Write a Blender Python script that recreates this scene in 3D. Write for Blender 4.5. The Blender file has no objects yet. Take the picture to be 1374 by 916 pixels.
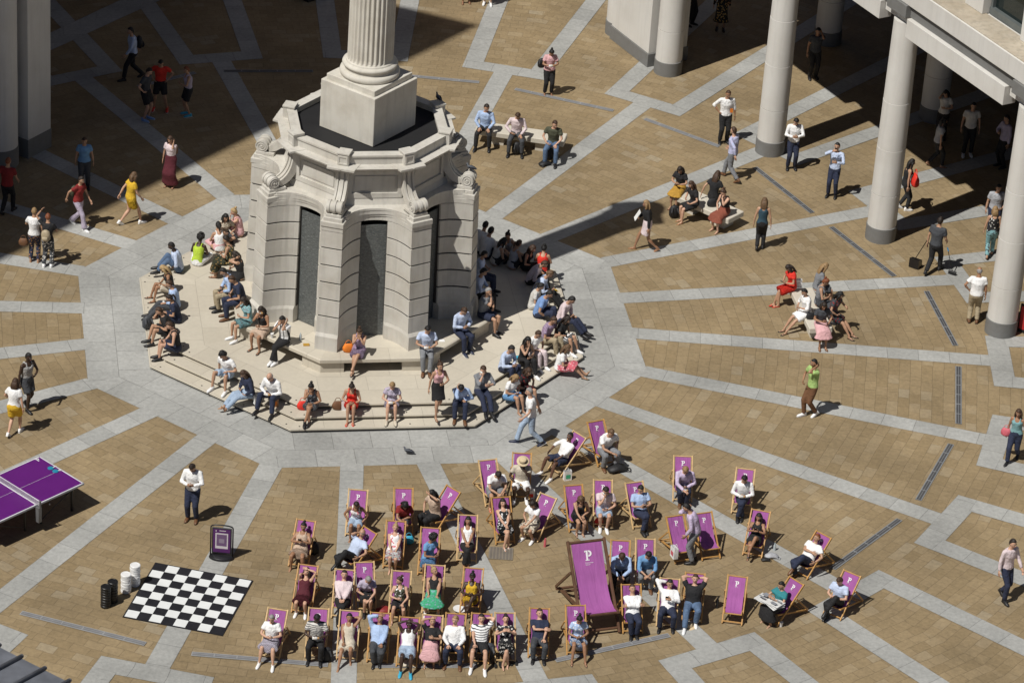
import bpy, bmesh, math, random
import numpy as np
from mathutils import Vector, Matrix, Quaternion
random.seed(7)
V=Vector; rad=math.radians
sc=bpy.context.scene
COL=sc.collection

# ---------------------------------------------------------------- camera
FPX,PITCH,ROLL,CAMH=4901.9,0.516749,0.0693082,48.804
TH=rad(-10.3)
def rotz(v,a): return V((v[0]*math.cos(a)-v[1]*math.sin(a), v[0]*math.sin(a)+v[1]*math.cos(a), v[2] if len(v)>2 else 0))
CF=V((0,math.cos(PITCH),-math.sin(PITCH))); _R=V((1,0,0)); _U=V((0,math.sin(PITCH),math.cos(PITCH)))
CR=_R*math.cos(ROLL)+_U*math.sin(ROLL); CU=-_R*math.sin(ROLL)+_U*math.cos(ROLL)
CF=rotz(CF,TH); CR=rotz(CR,TH); CU=rotz(CU,TH)
CAM=rotz(V((4.2,-86.44,0)),TH); CAM.z=CAMH
def G(x,y,z=0.0):
    """photo point -> where it stands in the square, at height z"""
    d=CF*FPX+CR*(x-687)-CU*(y-458)
    return CAM+d*((z-CAM.z)/d.z)
cd=bpy.data.cameras.new('camera'); cam=bpy.data.objects.new('camera',cd); COL.objects.link(cam)
m=Matrix((CR,CU,-CF)).transposed().to_4x4(); m.translation=CAM; cam.matrix_world=m
cd.sensor_width=36; cd.lens=36*FPX/1374; cd.clip_end=2000; cd.clip_start=1
sc.camera=cam

# ---------------------------------------------------------------- light
SUN_EL,SUN_AZ=56.0,34.2          # shadows fall towards SUN_AZ
w=bpy.data.worlds.new('World'); sc.world=w; w.use_nodes=True
nt=w.node_tree; bg=nt.nodes['Background']
sky=nt.nodes.new('ShaderNodeTexSky'); sky.sky_type='NISHITA'; sky.sun_disc=False; sky.air_density=.55; sky.dust_density=.4
sky.sun_elevation=rad(SUN_EL); sky.sun_rotation=rad(90-(SUN_AZ+180))
nt.links.new(sky.outputs[0],bg.inputs[0]); bg.inputs[1].default_value=0.05
sd=bpy.data.lights.new('sun','SUN'); sun=bpy.data.objects.new('sun',sd); COL.objects.link(sun)
sd.energy=5.0; sd.angle=rad(0.53); sd.color=(1,.965,.90)
ld=V((math.cos(rad(SUN_AZ))*math.cos(rad(SUN_EL)), math.sin(rad(SUN_AZ))*math.cos(rad(SUN_EL)), -math.sin(rad(SUN_EL))))
sun.rotation_euler=ld.to_track_quat('-Z','Y').to_euler(); sun.location=(-30,-30,60)
sc.view_settings.view_transform='Standard'; sc.view_settings.look='None'
sc.view_settings.exposure=-0.32; sc.view_settings.gamma=1
sc.render.engine='CYCLES'; sc.cycles.max_bounces=5; sc.cycles.diffuse_bounces=2

# ---------------------------------------------------------------- materials
MATS={}
def new_mat(name):
    m=bpy.data.materials.new(name); m.use_nodes=True
    return m,m.node_tree,m.node_tree.nodes['Principled BSDF']
def N(nt,t,**k):
    n=nt.nodes.new(t)
    for a,b in k.items():
        if a.startswith('i_'):
            n.inputs[a[2:].replace('_',' ')].default_value=b
        else: setattr(n,a,b)
    return n
def L(nt,a,b): nt.links.new(a,b)
def ramp(nt,fac,stops):
    r=nt.nodes.new('ShaderNodeValToRGB'); L(nt,fac,r.inputs[0])
    e=r.color_ramp.elements
    while len(e)<len(stops): e.new(.5)
    for q,(p,c) in zip(e,stops): q.position=p; q.color=(*c,1) if len(c)==3 else c
    return r
def mix(nt,fac,a,b,mode='MIX'):
    n=nt.nodes.new('ShaderNodeMix'); n.data_type='RGBA'; n.blend_type=mode
    for s,v in ((0,fac),(6,a),(7,b)):
        if hasattr(v,'links') or isinstance(v,bpy.types.NodeSocket): L(nt,v,n.inputs[s])
        else: n.inputs[s].default_value=v if s==0 else ((*v,1) if len(v)==3 else v)
    return n.outputs[2]
def math_(nt,op,a,b=0.0,c=None):
    n=nt.nodes.new('ShaderNodeMath'); n.operation=op
    for s,v in ((0,a),(1,b),(2,c)):
        if v is None: continue
        if isinstance(v,bpy.types.NodeSocket): L(nt,v,n.inputs[s])
        else: n.inputs[s].default_value=v
    return n.outputs[0]
def plain(name,col,rough=.6,metal=0.,var=0.12,scale=3.,bump=0.,bscale=30.):
    if name in MATS: return MATS[name]
    m,nt,b=new_mat(name)
    b.inputs['Roughness'].default_value=rough; b.inputs['Metallic'].default_value=metal
    tc=N(nt,'ShaderNodeTexCoord')
    n=N(nt,'ShaderNodeTexNoise',i_Scale=scale,i_Detail=4.); L(nt,tc.outputs['Object'],n.inputs['Vector'])
    lo=tuple(c*(1-var) for c in col); hi=tuple(min(1,c*(1+var)) for c in col)
    r=ramp(nt,n.outputs[0],[(.3,lo),(.7,hi)]); L(nt,r.outputs[0],b.inputs['Base Color'])
    if bump:
        n2=N(nt,'ShaderNodeTexNoise',i_Scale=bscale,i_Detail=3.); L(nt,tc.outputs['Object'],n2.inputs['Vector'])
        bp=N(nt,'ShaderNodeBump',i_Strength=bump,i_Distance=.02); L(nt,n2.outputs[0],bp.inputs['Height']); L(nt,bp.outputs[0],b.inputs['Normal'])
    MATS[name]=m; return m
def stone(name,col,stain=.35,scale=1.2,streak=True):
    """Portland stone with soft weather streaks and stains of its own"""
    if name in MATS: return MATS[name]
    m,nt,b=new_mat(name); b.inputs['Roughness'].default_value=.85
    tc=N(nt,'ShaderNodeTexCoord'); g=N(nt,'ShaderNodeNewGeometry')
    n1=N(nt,'ShaderNodeTexNoise',i_Scale=scale,i_Detail=6.,i_Roughness=.62); L(nt,g.outputs['Position'],n1.inputs['Vector'])
    mp=N(nt,'ShaderNodeMapping'); mp.inputs['Scale'].default_value=(5,5,.35); L(nt,g.outputs['Position'],mp.inputs[0])
    n2=N(nt,'ShaderNodeTexNoise',i_Scale=1.5,i_Detail=5.); L(nt,mp.outputs[0],n2.inputs['Vector'])
    n3=N(nt,'ShaderNodeTexNoise',i_Scale=45.,i_Detail=3.); L(nt,g.outputs['Position'],n3.inputs['Vector'])
    dk=tuple(c*s for c,s in zip(col,(.62,.57,.5)))
    f1=ramp(nt,n1.outputs[0],[(.42,(0,0,0)),(.72,(1,1,1))])
    c1=mix(nt,math_(nt,'MULTIPLY',f1.outputs[0],stain),col,dk)
    f2=ramp(nt,n2.outputs[0],[(.5,(0,0,0)),(.75,(1,1,1))])
    c2=mix(nt,math_(nt,'MULTIPLY',f2.outputs[0],stain*1.1 if streak else 0.),c1,tuple(c*.66 for c in col))
    c3=mix(nt,.10,c2,n3.outputs[1],'OVERLAY'); L(nt,c3,b.inputs['Base Color'])
    bp=N(nt,'ShaderNodeBump',i_Strength=.25,i_Distance=.01); L(nt,n3.outputs[0],bp.inputs['Height']); L(nt,bp.outputs[0],b.inputs['Normal'])
    MATS[name]=m; return m

def brickmat(name,coord,c1,c2,cm,bw,bh,mortar,speck=1.,warp=.06,rough=.8,var=.25,patch=None,off=.5):
    """coord: function(nt)->vector socket"""
    m,nt,b=new_mat(name); b.inputs['Roughness'].default_value=rough
    vec=coord(nt)
    g=N(nt,'ShaderNodeNewGeometry')
    # uneven joints: the courses are hand laid
    nw=N(nt,'ShaderNodeTexNoise',i_Scale=2.4,i_Detail=2.); L(nt,vec,nw.inputs['Vector'])
    sub=N(nt,'ShaderNodeVectorMath',operation='SUBTRACT'); L(nt,nw.outputs[1],sub.inputs[0]); sub.inputs[1].default_value=(.5,.5,.5)
    sca=N(nt,'ShaderNodeVectorMath',operation='SCALE'); L(nt,sub.outputs[0],sca.inputs[0]); sca.inputs[3].default_value=warp
    add=N(nt,'ShaderNodeVectorMath',operation='ADD'); L(nt,vec,add.inputs[0]); L(nt,sca.outputs[0],add.inputs[1])
    br=N(nt,'ShaderNodeTexBrick',offset=off,i_Scale=1.,i_Mortar_Size=mortar,i_Mortar_Smooth=.4,i_Bias=0.,i_Brick_Width=bw,i_Row_Height=bh)
    L(nt,add.outputs[0],br.inputs['Vector'])
    br.inputs['Color1'].default_value=(*c1,1); br.inputs['Color2'].default_value=(*c2,1); br.inputs['Mortar'].default_value=(*cm,1)
    # second colouring with another stagger gives a few odd coloured stones
    col=br.outputs['Color']
    if patch:
        n4=N(nt,'ShaderNodeTexNoise',i_Scale=.55,i_Detail=3.); L(nt,g.outputs['Position'],n4.inputs['Vector'])
        br2=N(nt,'ShaderNodeTexBrick',offset=off,i_Scale=1.,i_Mortar_Size=0.,i_Bias=-.25,i_Brick_Width=bw,i_Row_Height=bh)
        L(nt,add.outputs[0],br2.inputs['Vector']); br2.inputs['Color1'].default_value=(0,0,0,1); br2.inputs['Color2'].default_value=(1,1,1,1)
        s=math_(nt,'MULTIPLY',ramp(nt,br2.outputs['Color'],[(.55,(0,0,0)),(.8,(1,1,1))]).outputs[0],ramp(nt,n4.outputs[0],[(.38,(0,0,0)),(.6,(1,1,1))]).outputs[0])
        s2=math_(nt,'MULTIPLY',s,math_(nt,'SUBTRACT',1.,br.outputs['Fac']))
        col=mix(nt,math_(nt,'MULTIPLY',s2,.75),col,patch)
    n1=N(nt,'ShaderNodeTexNoise',i_Scale=.35,i_Detail=5.,i_Roughness=.6); L(nt,g.outputs['Position'],n1.inputs['Vector'])
    n2=N(nt,'ShaderNodeTexNoise',i_Scale=9.,i_Detail=6.,i_Roughness=.7); L(nt,g.outputs['Position'],n2.inputs['Vector'])
    k1=ramp(nt,n1.outputs[0],[(.3,(1-var,)*3),(.7,(1+var*.5,)*3)])
    k2=ramp(nt,n2.outputs[0],[(.3,(1-.2*speck,)*3),(.75,(1+.18*speck,)*3)])
    col=mix(nt,1.,col,k1.outputs[0],'MULTIPLY'); col=mix(nt,1.,col,k2.outputs[0],'MULTIPLY')
    n5=N(nt,'ShaderNodeTexNoise',i_Scale=2.3,i_Detail=5.,i_Roughness=.75); L(nt,g.outputs['Position'],n5.inputs['Vector'])
    sp=ramp(nt,n5.outputs[0],[(.64,(1,1,1)),(.72,(1-.28*speck,1-.29*speck,1-.3*speck))])
    col=mix(nt,1.,col,sp.outputs[0],'MULTIPLY')
    L(nt,col,b.inputs['Base Color'])
    bp=N(nt,'ShaderNodeBump',i_Strength=.5,i_Distance=.01)
    h=math_(nt,'MULTIPLY_ADD',n2.outputs[0],.3,math_(nt,'SUBTRACT',1.,br.outputs['Fac'])); L(nt,h,bp.inputs['Height']); L(nt,bp.outputs[0],b.inputs['Normal'])
    return m
def polar(nsec,phase=0.):
    def f(nt):
        g=N(nt,'ShaderNodeNewGeometry'); s=N(nt,'ShaderNodeSeparateXYZ'); L(nt,g.outputs['Position'],s.inputs[0])
        a=math_(nt,'ARCTAN2',s.outputs[1],s.outputs[0]); st=2*math.pi/nsec
        k=math_(nt,'MULTIPLY',math_(nt,'ROUND',math_(nt,'DIVIDE',math_(nt,'SUBTRACT',a,phase),st)),st)
        k=math_(nt,'ADD',k,phase)
        c=math_(nt,'COSINE',k); si=math_(nt,'SINE',k)
        r=math_(nt,'ADD',math_(nt,'MULTIPLY',s.outputs[0],c),math_(nt,'MULTIPLY',s.outputs[1],si))
        t=math_(nt,'SUBTRACT',math_(nt,'MULTIPLY',s.outputs[1],c),math_(nt,'MULTIPLY',s.outputs[0],si))
        t=math_(nt,'MULTIPLY_ADD',k,7.31,t)
        cb=N(nt,'ShaderNodeCombineXYZ'); L(nt,t,cb.inputs[0]); L(nt,r,cb.inputs[1]); return cb.outputs[0]
    return f
def uvc(nt):
    return N(nt,'ShaderNodeUVMap').outputs[0]

# ---------------------------------------------------------------- mesh helpers
class MB:
    def __init__(s): s.v=[]; s.f=[]; s.mi=[]; s.uv=None
    def add(s,vs,fs,mi=0):
        o=len(s.v); s.v+= [tuple(v) for v in vs]; s.f+=[tuple(i+o for i in f) for f in fs]; s.mi+=[mi]*len(fs); return s
    def box(s,c,d,mi=0,M=None):
        x,y,z=d[0]/2,d[1]/2,d[2]/2
        vs=[V((sx*x,sy*y,sz*z)) for sz in(-1,1) for sy in(-1,1) for sx in(-1,1)]
        vs=[(M@v if M else v)+V(c) for v in vs]
        return s.add(vs,[(0,2,3,1),(4,5,7,6),(0,1,5,4),(2,6,7,3),(0,4,6,2),(1,3,7,5)],mi)
    def bar(s,a,b,w,h,up=(0,0,1),mi=0):
        a=V(a);b=V(b);d=(b-a);l=d.length;d.normalize();u=V(up);x=d.cross(u).normalized();u=x.cross(d)
        M=Matrix((x,d,u)).transposed(); return s.box((a+b)/2,(w,l,h),mi,M)
    def prism(s,poly,z0,z1,mi=0,scale=1.):
        n=len(poly); vs=[(p[0],p[1],z0) for p in poly]+[(p[0]*scale,p[1]*scale,z1) for p in poly]
        fs=[tuple(range(n-1,-1,-1)),tuple(range(n,2*n))]+[(i,(i+1)%n,n+(i+1)%n,n+i) for i in range(n)]
        return s.add(vs,fs,mi)
    def lathe(s,prof,c=(0,0,0),n=32,mi=0,caps=True):
        vs=[];fs=[];m=len(prof)
        for r,z in prof:
            for i in range(n):
                a=2*math.pi*i/n; vs.append((c[0]+r*math.cos(a),c[1]+r*math.sin(a),c[2]+z))
        for j in range(m-1):
            for i in range(n):
                k=(i+1)%n; fs.append((j*n+i,j*n+k,(j+1)*n+k,(j+1)*n+i))
        if caps: fs.append(tuple(range(n-1,-1,-1))); fs.append(tuple((m-1)*n+i for i in range(n)))
        return s.add(vs,fs,mi)
    def tube(s,pts,rs,side=None,n=8,mi=0):
        """closed tapered tube; rs = r or (rx,ry); side = direction of rx"""
        pts=[V(p) for p in pts]; m=len(pts); vs=[];fs=[]
        sd=V(side) if side else None; px=None
        for j,p in enumerate(pts):
            d=(pts[min(j+1,m-1)]-pts[max(j-1,0)])
            if d.length<1e-6: d=V((0,0,1))
            d.normalize()
            x=sd if sd else (px if px is not None else (V((0,0,1)) if abs(d.z)<.8 else V((1,0,0))))
            x=(x-d*x.dot(d)); 
            if x.length<1e-4: x=d.orthogonal()
            x.normalize(); y=d.cross(x); px=x
            r=rs[j]; rx,ry=(r if isinstance(r,(tuple,list)) else (r,r))
            for i in range(n):
                a=2*math.pi*i/n; vs.append(p+x*(rx*math.cos(a))+y*(ry*math.sin(a)))
        for j in range(m-1):
            for i in range(n):
                k=(i+1)%n; fs.append((j*n+i,j*n+k,(j+1)*n+k,(j+1)*n+i))
        fs.append(tuple(range(n-1,-1,-1))); fs.append(tuple((m-1)*n+i for i in range(n)))
        return s.add(vs,fs,mi)
    def ball(s,c,r,n=8,mi=0,M=None):
        r=r if isinstance(r,(tuple,list)) else (r,r,r); vs=[];fs=[];h=n//2+1
        for j in range(h+1):
            t=math.pi*j/h
            for i in range(n):
                a=2*math.pi*i/n; q=V((r[0]*math.sin(t)*math.cos(a),r[1]*math.sin(t)*math.sin(a),-r[2]*math.cos(t)))
                vs.append((M@q if M else q)+V(c))
        for j in range(h):
            for i in range(n):
                k=(i+1)%n; fs.append((j*n+i,j*n+k,(j+1)*n+k,(j+1)*n+i))
        return s.add(vs,fs,mi)
    def mesh(s,name,mats=(),smooth=False,bevel=0):
        me=bpy.data.meshes.new(name); me.from_pydata(s.v,[],s.f)
        for m in mats: me.materials.append(m)
        if any(s.mi): me.polygons.foreach_set('material_index',s.mi)
        if s.uv:
            ul=me.uv_layers.new(name='UVMap'); ul.data.foreach_set('uv',[c for f in s.uv for uv in f for c in uv])
        if bevel:
            bm=bmesh.new(); bm.from_mesh(me); bmesh.ops.remove_doubles(bm,verts=bm.verts,dist=1e-5)
            es=[e for e in bm.edges if len(e.link_faces)==2 and e.calc_face_angle(0)>.5]
            bmesh.ops.bevel(bm,geom=es,offset=bevel,segments=1,affect='EDGES',clamp_overlap=True)
            bm.to_mesh(me); bm.free()
        if smooth:
            me.polygons.foreach_set('use_smooth',[True]*len(me.polygons))
            if isinstance(smooth,float): me.set_sharp_from_angle(angle=smooth)
        me.update(); return me
def obj(name,me,parent=None,loc=None,rz=None):
    o=bpy.data.objects.new(name,me); COL.objects.link(o)
    if parent: o.parent=parent
    if loc is not None: o.location=loc
    if rz is not None: o.rotation_euler=(0,0,rz)
    return o
def tag(o,label=None,cat=None,group=None,kind=None):
    if label: o['label']=label
    if cat: o['category']=cat
    if group: o['group']=group
    if kind: o['kind']=kind
    return o
def thing(name,label,cat,loc=(0,0,0),rz=0,group=None):
    o=bpy.data.objects.new(name,None); COL.objects.link(o); o.location=loc; o.rotation_euler=(0,0,rz); o.empty_display_size=.2
    return tag(o,label,cat,group)
def copy_tree(o,parent=None):
    c=o.copy(); COL.objects.link(c)
    if parent: c.parent=parent
    for ch in list(o.children): copy_tree(ch,c)
    return c
def facing(a):
    """0 = towards the photographer, 90 = photo right; returns z rotation of a thing whose front is +y"""
    d=rotz(V((math.sin(rad(a)),-math.cos(rad(a)),0)),TH); return math.atan2(d.y,d.x)-math.pi/2
def sheet(poly,z,mb,uv=None):
    n=len(poly); mb.add([(p[0],p[1],z) for p in poly],[tuple(range(n))])
    if mb.uv is None: mb.uv=[]
    mb.uv.append(uv or [(p[0],p[1]) for p in poly])
# ================================================================ ground
sand=brickmat('sandstone_paving',polar(24),(.275,.203,.110),(.332,.250,.143),(.205,.152,.085),.47,.30,.007,patch=(.36,.31,.225),var=.26)
gran=brickmat('granite_paving',uvc,(.36,.362,.347),(.445,.447,.43),(.20,.20,.19),.85,.6,.007,warp=.02,var=.26,off=0.)
granr=brickmat('granite_ring_paving',uvc,(.36,.362,.347),(.445,.447,.43),(.20,.20,.19),1.0,.835,.007,warp=.02,var=.26,off=.5)
g=MB(); sheet([(-400,-400),(400,-400),(400,400),(-400,400)],0,g)
tag(obj('ground',g.mesh('ground',[sand])),kind='structure')
def ngon(ap,n=8,ph=math.pi/8):
    R=ap/math.cos(math.pi/n); return [(R*math.cos(2*math.pi*i/n+ph),R*math.sin(2*math.pi*i/n+ph)) for i in range(n)]
g=MB(); A=ngon(5.2); B=ngon(7.45)
for i in range(8):
    j=(i+1)%8; a=math.pi/4*(i+1)
    t=V((-math.sin(a),math.cos(a))); r=V((math.cos(a),math.sin(a)))
    P4=[A[i],B[i],B[j],A[j]]
    sheet(P4,.004,g,[(V(p).dot(t)+i*3.37,V(p).dot(r)-7.45+8.35) for p in P4])
tag(obj('ring_path',g.mesh('ring_path',[granr])),kind='structure')
# radial bands and the broken outer ring
ANG={-67.5:-67.6,-52.5:-52.9,-37.5:-38.3,-22.5:-23.8,-7.5:-9.6,7.5:5.6,22.5:20.5,37.5:36.5,52.5:52.0,67.5:68.0,82.5:83.0,97.5:98.6,112.5:114.0,
     127.5:129.5,142.5:144.0,157.5:158.5,-187.5:-186.0,-172.5:-171.0,-157.5:-156.3,-142.5:-141.8,-127.5:-127.3,-112.5:-111.9,-97.5:-97.4,-82.5:-82.4}
def Rin(a):
    a=(a+180)%360-180
    pts=[(-180,17.0),(-125,17.3),(0,17.25),(20,16.9),(50,16.55),(100,16.55),(135,16.8),(180,17.0)]
    for (x0,y0),(x1,y1) in zip(pts,pts[1:]):
        if x0<=a<=x1: return y0+(y1-y0)*(a-x0)/(x1-x0)
def pol(r,a): return V((r*math.cos(rad(a)),r*math.sin(rad(a))))
g=MB()
def strip(p,q,w,z,uo,v0=0.):
    p=V(p[:2]);q=V(q[:2]);d=(q-p);l=d.length;d.normalize();n=V((-d.y,d.x))*w/2
    sheet([p-n,q-n,q+n,p+n],z,g,[(uo,0.0),(uo+l,0.0),(uo+l,.6),(uo,.6)])
for i,(a,b) in enumerate(ANG.items()):
    R=Rin(b); s=pol(7.45/math.cos(rad(((a+22.5)%45)-22.5))-.11,a)
    strip(s,pol(R+.1,b),.6,.006,i*.37)
    # cross piece
    h=4.55; c0,c1=pol(R,b-h),pol(R,b+h); o0,o1=pol(R+.62,b-h),pol(R+.62,b+h)
    l=(c1-c0).length; sheet([c0,o0,o1,c1],.008,g,[(0,0),(0,.6),(l,.6),(l,0)])
    for sg in(-1,1):
        p=pol(R+.5,b+sg*h); q=pol(31,b+sg*h); t=pol(1,b+sg*h); nn=V((-t.y,t.x))*(-sg*.6)
        l=(q-p).length; P4=[p,q,q+nn,p+nn]
        if sg<0: P4=P4[::-1]; uv=[(0,.6),(l,.6),(l,0),(0,0)]
        else: uv=[(0,0),(l,0),(l,.6),(0,.6)]
        sheet(P4,.010 if sg>0 else .012,g,uv)
# broad diagonal band far left
q=[G(69,47),G(69,68),G(217,0),G(158,0)]; d=(q[2]-q[1]).xy
q=[V(q[1].xy)-d*1.5,V(q[2].xy)+d*1.2,V(q[3].xy)+d*1.2,V(q[0].xy)-d*1.5]
L_=(q[1]-q[0]).length; sheet(q,.015,g,[(0,0),(L_,0),(L_,.6),(0,.6)])
tag(obj('granite_bands',g.mesh('granite_bands',[gran])),kind='structure')
# slot drains
dm0=plain('drain_metal',(.085,.085,.09),.5,.2); dl0=plain('drain_edge',(.24,.25,.26),.6,.1); dm1=plain('drain_metal_pale',(.19,.19,.20),.6,0); dl1=plain('drain_edge_pale',(.30,.305,.31),.6,0)  # paler pair for most of the left and upper drains
DR=[((1013,225),(1090,286),'beside the base of the middle column'),((1115,305),(1200,371),'in front of the third column from the left'),
((1243,391),(1282,464),'left of the man standing with hand on hip'),((1286,492),(1286,569),'right of the man in the green shirt'),
((1276,596),(1232,671),'lower right, left of the woman with the pink bag'),((1207,697),(1117,763),'ending near the man in white on a deckchair'),
((865,160),(965,197),'ending behind the walking man in blue shirt'),((691,120),(823,149),'under the feet of the woman in a pink top'),
((535,101),(643,111),'right of the white column plinth'),((28,822),(195,864),'below the giant chessboard on the left'),
((257,877),(440,892),'in front of the older woman with a handbag'),((500,893),(640,893),'under the front row of deckchairs'),((898,852),(745,886),'in front of the blue dress woman and giant deckchair'),
((185,117),(262,98),'between the four people in the shade'),((300,96),(420,96),'in the shade behind the fountain')]
for p,q,lb in DR:
    dm,dl=(dm0,dl0) if p[0]>900 or p[0] in(300,) else (dm1,dl1)
    a=G(*p);b=G(*q);mid=(a+b)/2;d=(b-a).xy;l=d.length
    mb=MB(); mb.box((0,0,.006),(l,.17,.004),0)
    t=thing('drain_slot','dark metal slot drain '+lb,'drain',(mid.x,mid.y,.010),math.atan2(d.y,d.x),'slot drains around the square')
    obj('frame',mb.mesh('frame',[dl]),t)
    mb=MB(); mb.box((0,0,.010),(l-.04,.11,.004),0)
    k=int(l/.5)
    mb.box((0,0,.0135),(l-.06,.012,.002),1)
    for i in range(1,k): mb.box((-l/2+i*l/k,0,.0135),(.03,.11,.003),1)
    obj('grating',mb.mesh('grating',[dm,dl]),t)
mb=MB()
for i in range(7): mb.box((-.24+i*.08,0,.006),(.05,.5,.008))
mb.box((0,0,.002),(.6,.55,.006),1)
c=G(672,742.5); t=tag(obj('drain_cover',mb.mesh('drain_cover',[plain('iron_dark',(.16,.14,.12),.7),plain('iron_mid',(.22,.19,.15),.7)]),loc=(c.x,c.y,.012),rz=TH),'square iron grate set in the paving between two deckchairs','drain cover')

# ================================================================ fountain monument
lime=stone('fountain_limestone',(.61,.585,.53),.5)
limed=stone('fountain_limestone_joint',(.06,.055,.05),.2)
limeL=stone('column_limestone',(.66,.63,.56),.4,2.)
stepst=brickmat('step_stone',polar(8),(.55,.50,.41),(.60,.55,.455),(.38,.34,.28),1.3,.72,.005,speck=.25,warp=.012,var=.12)
def octbox(mb,ap0,ap1,z0,z1,mi=0):
    a=ngon(ap0);b=ngon(ap1);n=8
    vs=[(p[0],p[1],z0) for p in a]+[(p[0],p[1],z1) for p in b]
    mb.add(vs,[tuple(range(7,-1,-1)),tuple(range(8,16))]+[(i,(i+1)%8,8+(i+1)%8,8+i) for i in range(8)],mi)
st=thing('stone_steps','pale stone octagonal steps with thin shadow gaps around the fountain','steps')
STEP=[(5.80,.125),(5.42,.245),(5.02,.365)]
for k,(ap,z) in enumerate(STEP):
    mb=MB(); octbox(mb,ap,ap,z-.055,z); 
    o=obj('tread',mb.mesh('tread',[stepst],bevel=.008),st)
    mb=MB(); octbox(mb,ap-.10,ap-.10,z-.12 if k==0 else z-.1195,z-.0551); obj('riser',mb.mesh('riser',[plain('gap_shade',(.05,.047,.042),.9)]),st)  # riser painted dark for the shadow gap under each tread
# studs along the treads
mb=MB()
for k,(ap,z) in enumerate(STEP):
    for i in range(8):
        a=math.pi/4*i; r=V((math.cos(a),math.sin(a)));t=V((-r.y,r.x)); hs=ap*math.tan(math.pi/8)-.25
        for j in range(4):
            p=r*(ap-.14)+t*(-hs+2*hs*j/3); mb.lathe([(.022,0),(.022,.006)],(p.x,p.y,z),8)
obj('stud',mb.mesh('stud',[plain('stud_metal',(.06,.06,.06),.4,.7)]),st)['kind']='stuff'
# joints drawn on the platform
# circular bench
bn=thing('fountain_bench','stone bench running around the fountain base with dark gaps beneath','bench')
mb=MB(); octbox(mb,3.40,3.44,.66,.69); octbox(mb,3.44,3.44,.69,.775); octbox(mb,3.44,3.41,.775,.80)
obj('seat',mb.mesh('seat',[stepst]),bn)
mb=MB(); octbox(mb,2.9,2.9,.366,.659); obj('base',mb.mesh('base',[plain('gap_shade2',(.05,.047,.042),.9)]),bn)  # dark colour stands in for the shade beneath the seat
for i in range(8):
    a=math.pi/8+math.pi/4*i; R=3.36/math.cos(math.pi/8)
    # corner support: wedge hugging the vertex
    c=V((R*math.cos(a),R*math.sin(a))); 
    n0=a-math.pi/8; n1=a+math.pi/8
    t0=V((math.sin(n0),-math.cos(n0))); t1=V((-math.sin(n1),math.cos(n1)))
    pl=[c,c+t1*.62,c+t1*.62-V((math.cos(n1),math.sin(n1)))*.45,c*(1-.5/R),c+t0*.62-V((math.cos(n0),math.sin(n0)))*.45,c+t0*.62]
    mb=MB(); mb.prism([tuple(p) for p in pl],.366,.6595); obj('support',mb.mesh('support',[stepst]),bn)

mon=thing('fountain_monument','white stone fountain monument with fluted column, scrolled buttresses and niches with falling water','monument')
# plan of the rusticated base: 8 blunt piers with concave walls between, slots in the middle of each niche
def plan(off=0.,slot=None,inner=False):
    pts=[]
    for i in range(8):
        a=math.pi/4*i      # face i normal direction; local x = tangent, y = outward
        r=V((math.cos(a),math.sin(a)));t=V((-r.y,r.x))
        loc=[]
        y0=3.03
        hx=.93
        loc.append((-hx,y0)); 
        for k in range(1,12):
            u=-1+2*k/12
            loc.append((hx*u,y0-.74*(1-abs(u)**2.6)))
        loc.append((hx,y0))
        for x,y in loc: pts.append(r*(y+off)+t*(x))
    return pts
def planS(s,off=0.):
    return [tuple(p*s) for p in plan(off)]
# each niche wall half is a solid block: build from slices so the slot stays open
def niche_blocks(mb,z0,z1,s0,s1,slot=.36,mi=0,off=0.,back=1.7):
    for i in range(8):
        a=math.pi/4*i; r=V((math.cos(a),math.sin(a)));t=V((-r.y,r.x)); a2=a+math.pi/4; r2=V((math.cos(a2),math.sin(a2)));t2=V((-r2.y,r2.x))
        hx,y0=.93,3.03
        us=[.39,.5,.62,.74,.85,.94,1.0]
        P=[r*(y0+off-.74*(1-abs(u)**2.6))+t*(hx*u) for u in us]
        P+=[r2*(y0+off-.74*(1-abs(u)**2.6))+t2*(-hx*u) for u in us[::-1]]
        inn=[r2*back+t2*(-hx*.39),r2*(back*.75)+t2*(-.2),r*(back*.75)+t*.2,r*back+t*(hx*.39)]
        P=P+inn
        n=len(P)
        vs=[(p.x*s0,p.y*s0,z0) for p in P]+[(p.x*s1,p.y*s1,z1) for p in P]
        mb.add(vs,[tuple(range(n-1,-1,-1)),tuple(range(n,2*n))]+[(k,(k+1)%n,n+(k+1)%n,n+k) for k in range(n)],mi)
def sc_(z): return 1.0-(z-.8)/3.5*.028
base=MB(); niche_blocks(base,.80,1.20,1.018,1.018); niche_blocks(base,1.20,1.28,1.018,1.0)
obj('plinth',base.mesh('plinth',[lime],bevel=0),mon)
for k in range(6):
    z0=1.30+.5*k; z1=z0+.5-.046
    mb=MB(); niche_blocks(mb,z0 if k else 1.281,z1,sc_(z0),sc_(z1)); obj('stone_course',mb.mesh('stone_course',[lime]),mon)
jm=MB(); niche_blocks(jm,1.27,4.28,sc_(1.3)*.978,sc_(4.3)*.978,back=1.75); obj('joint_core',jm.mesh('joint_core',[limed]),mon)
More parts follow.
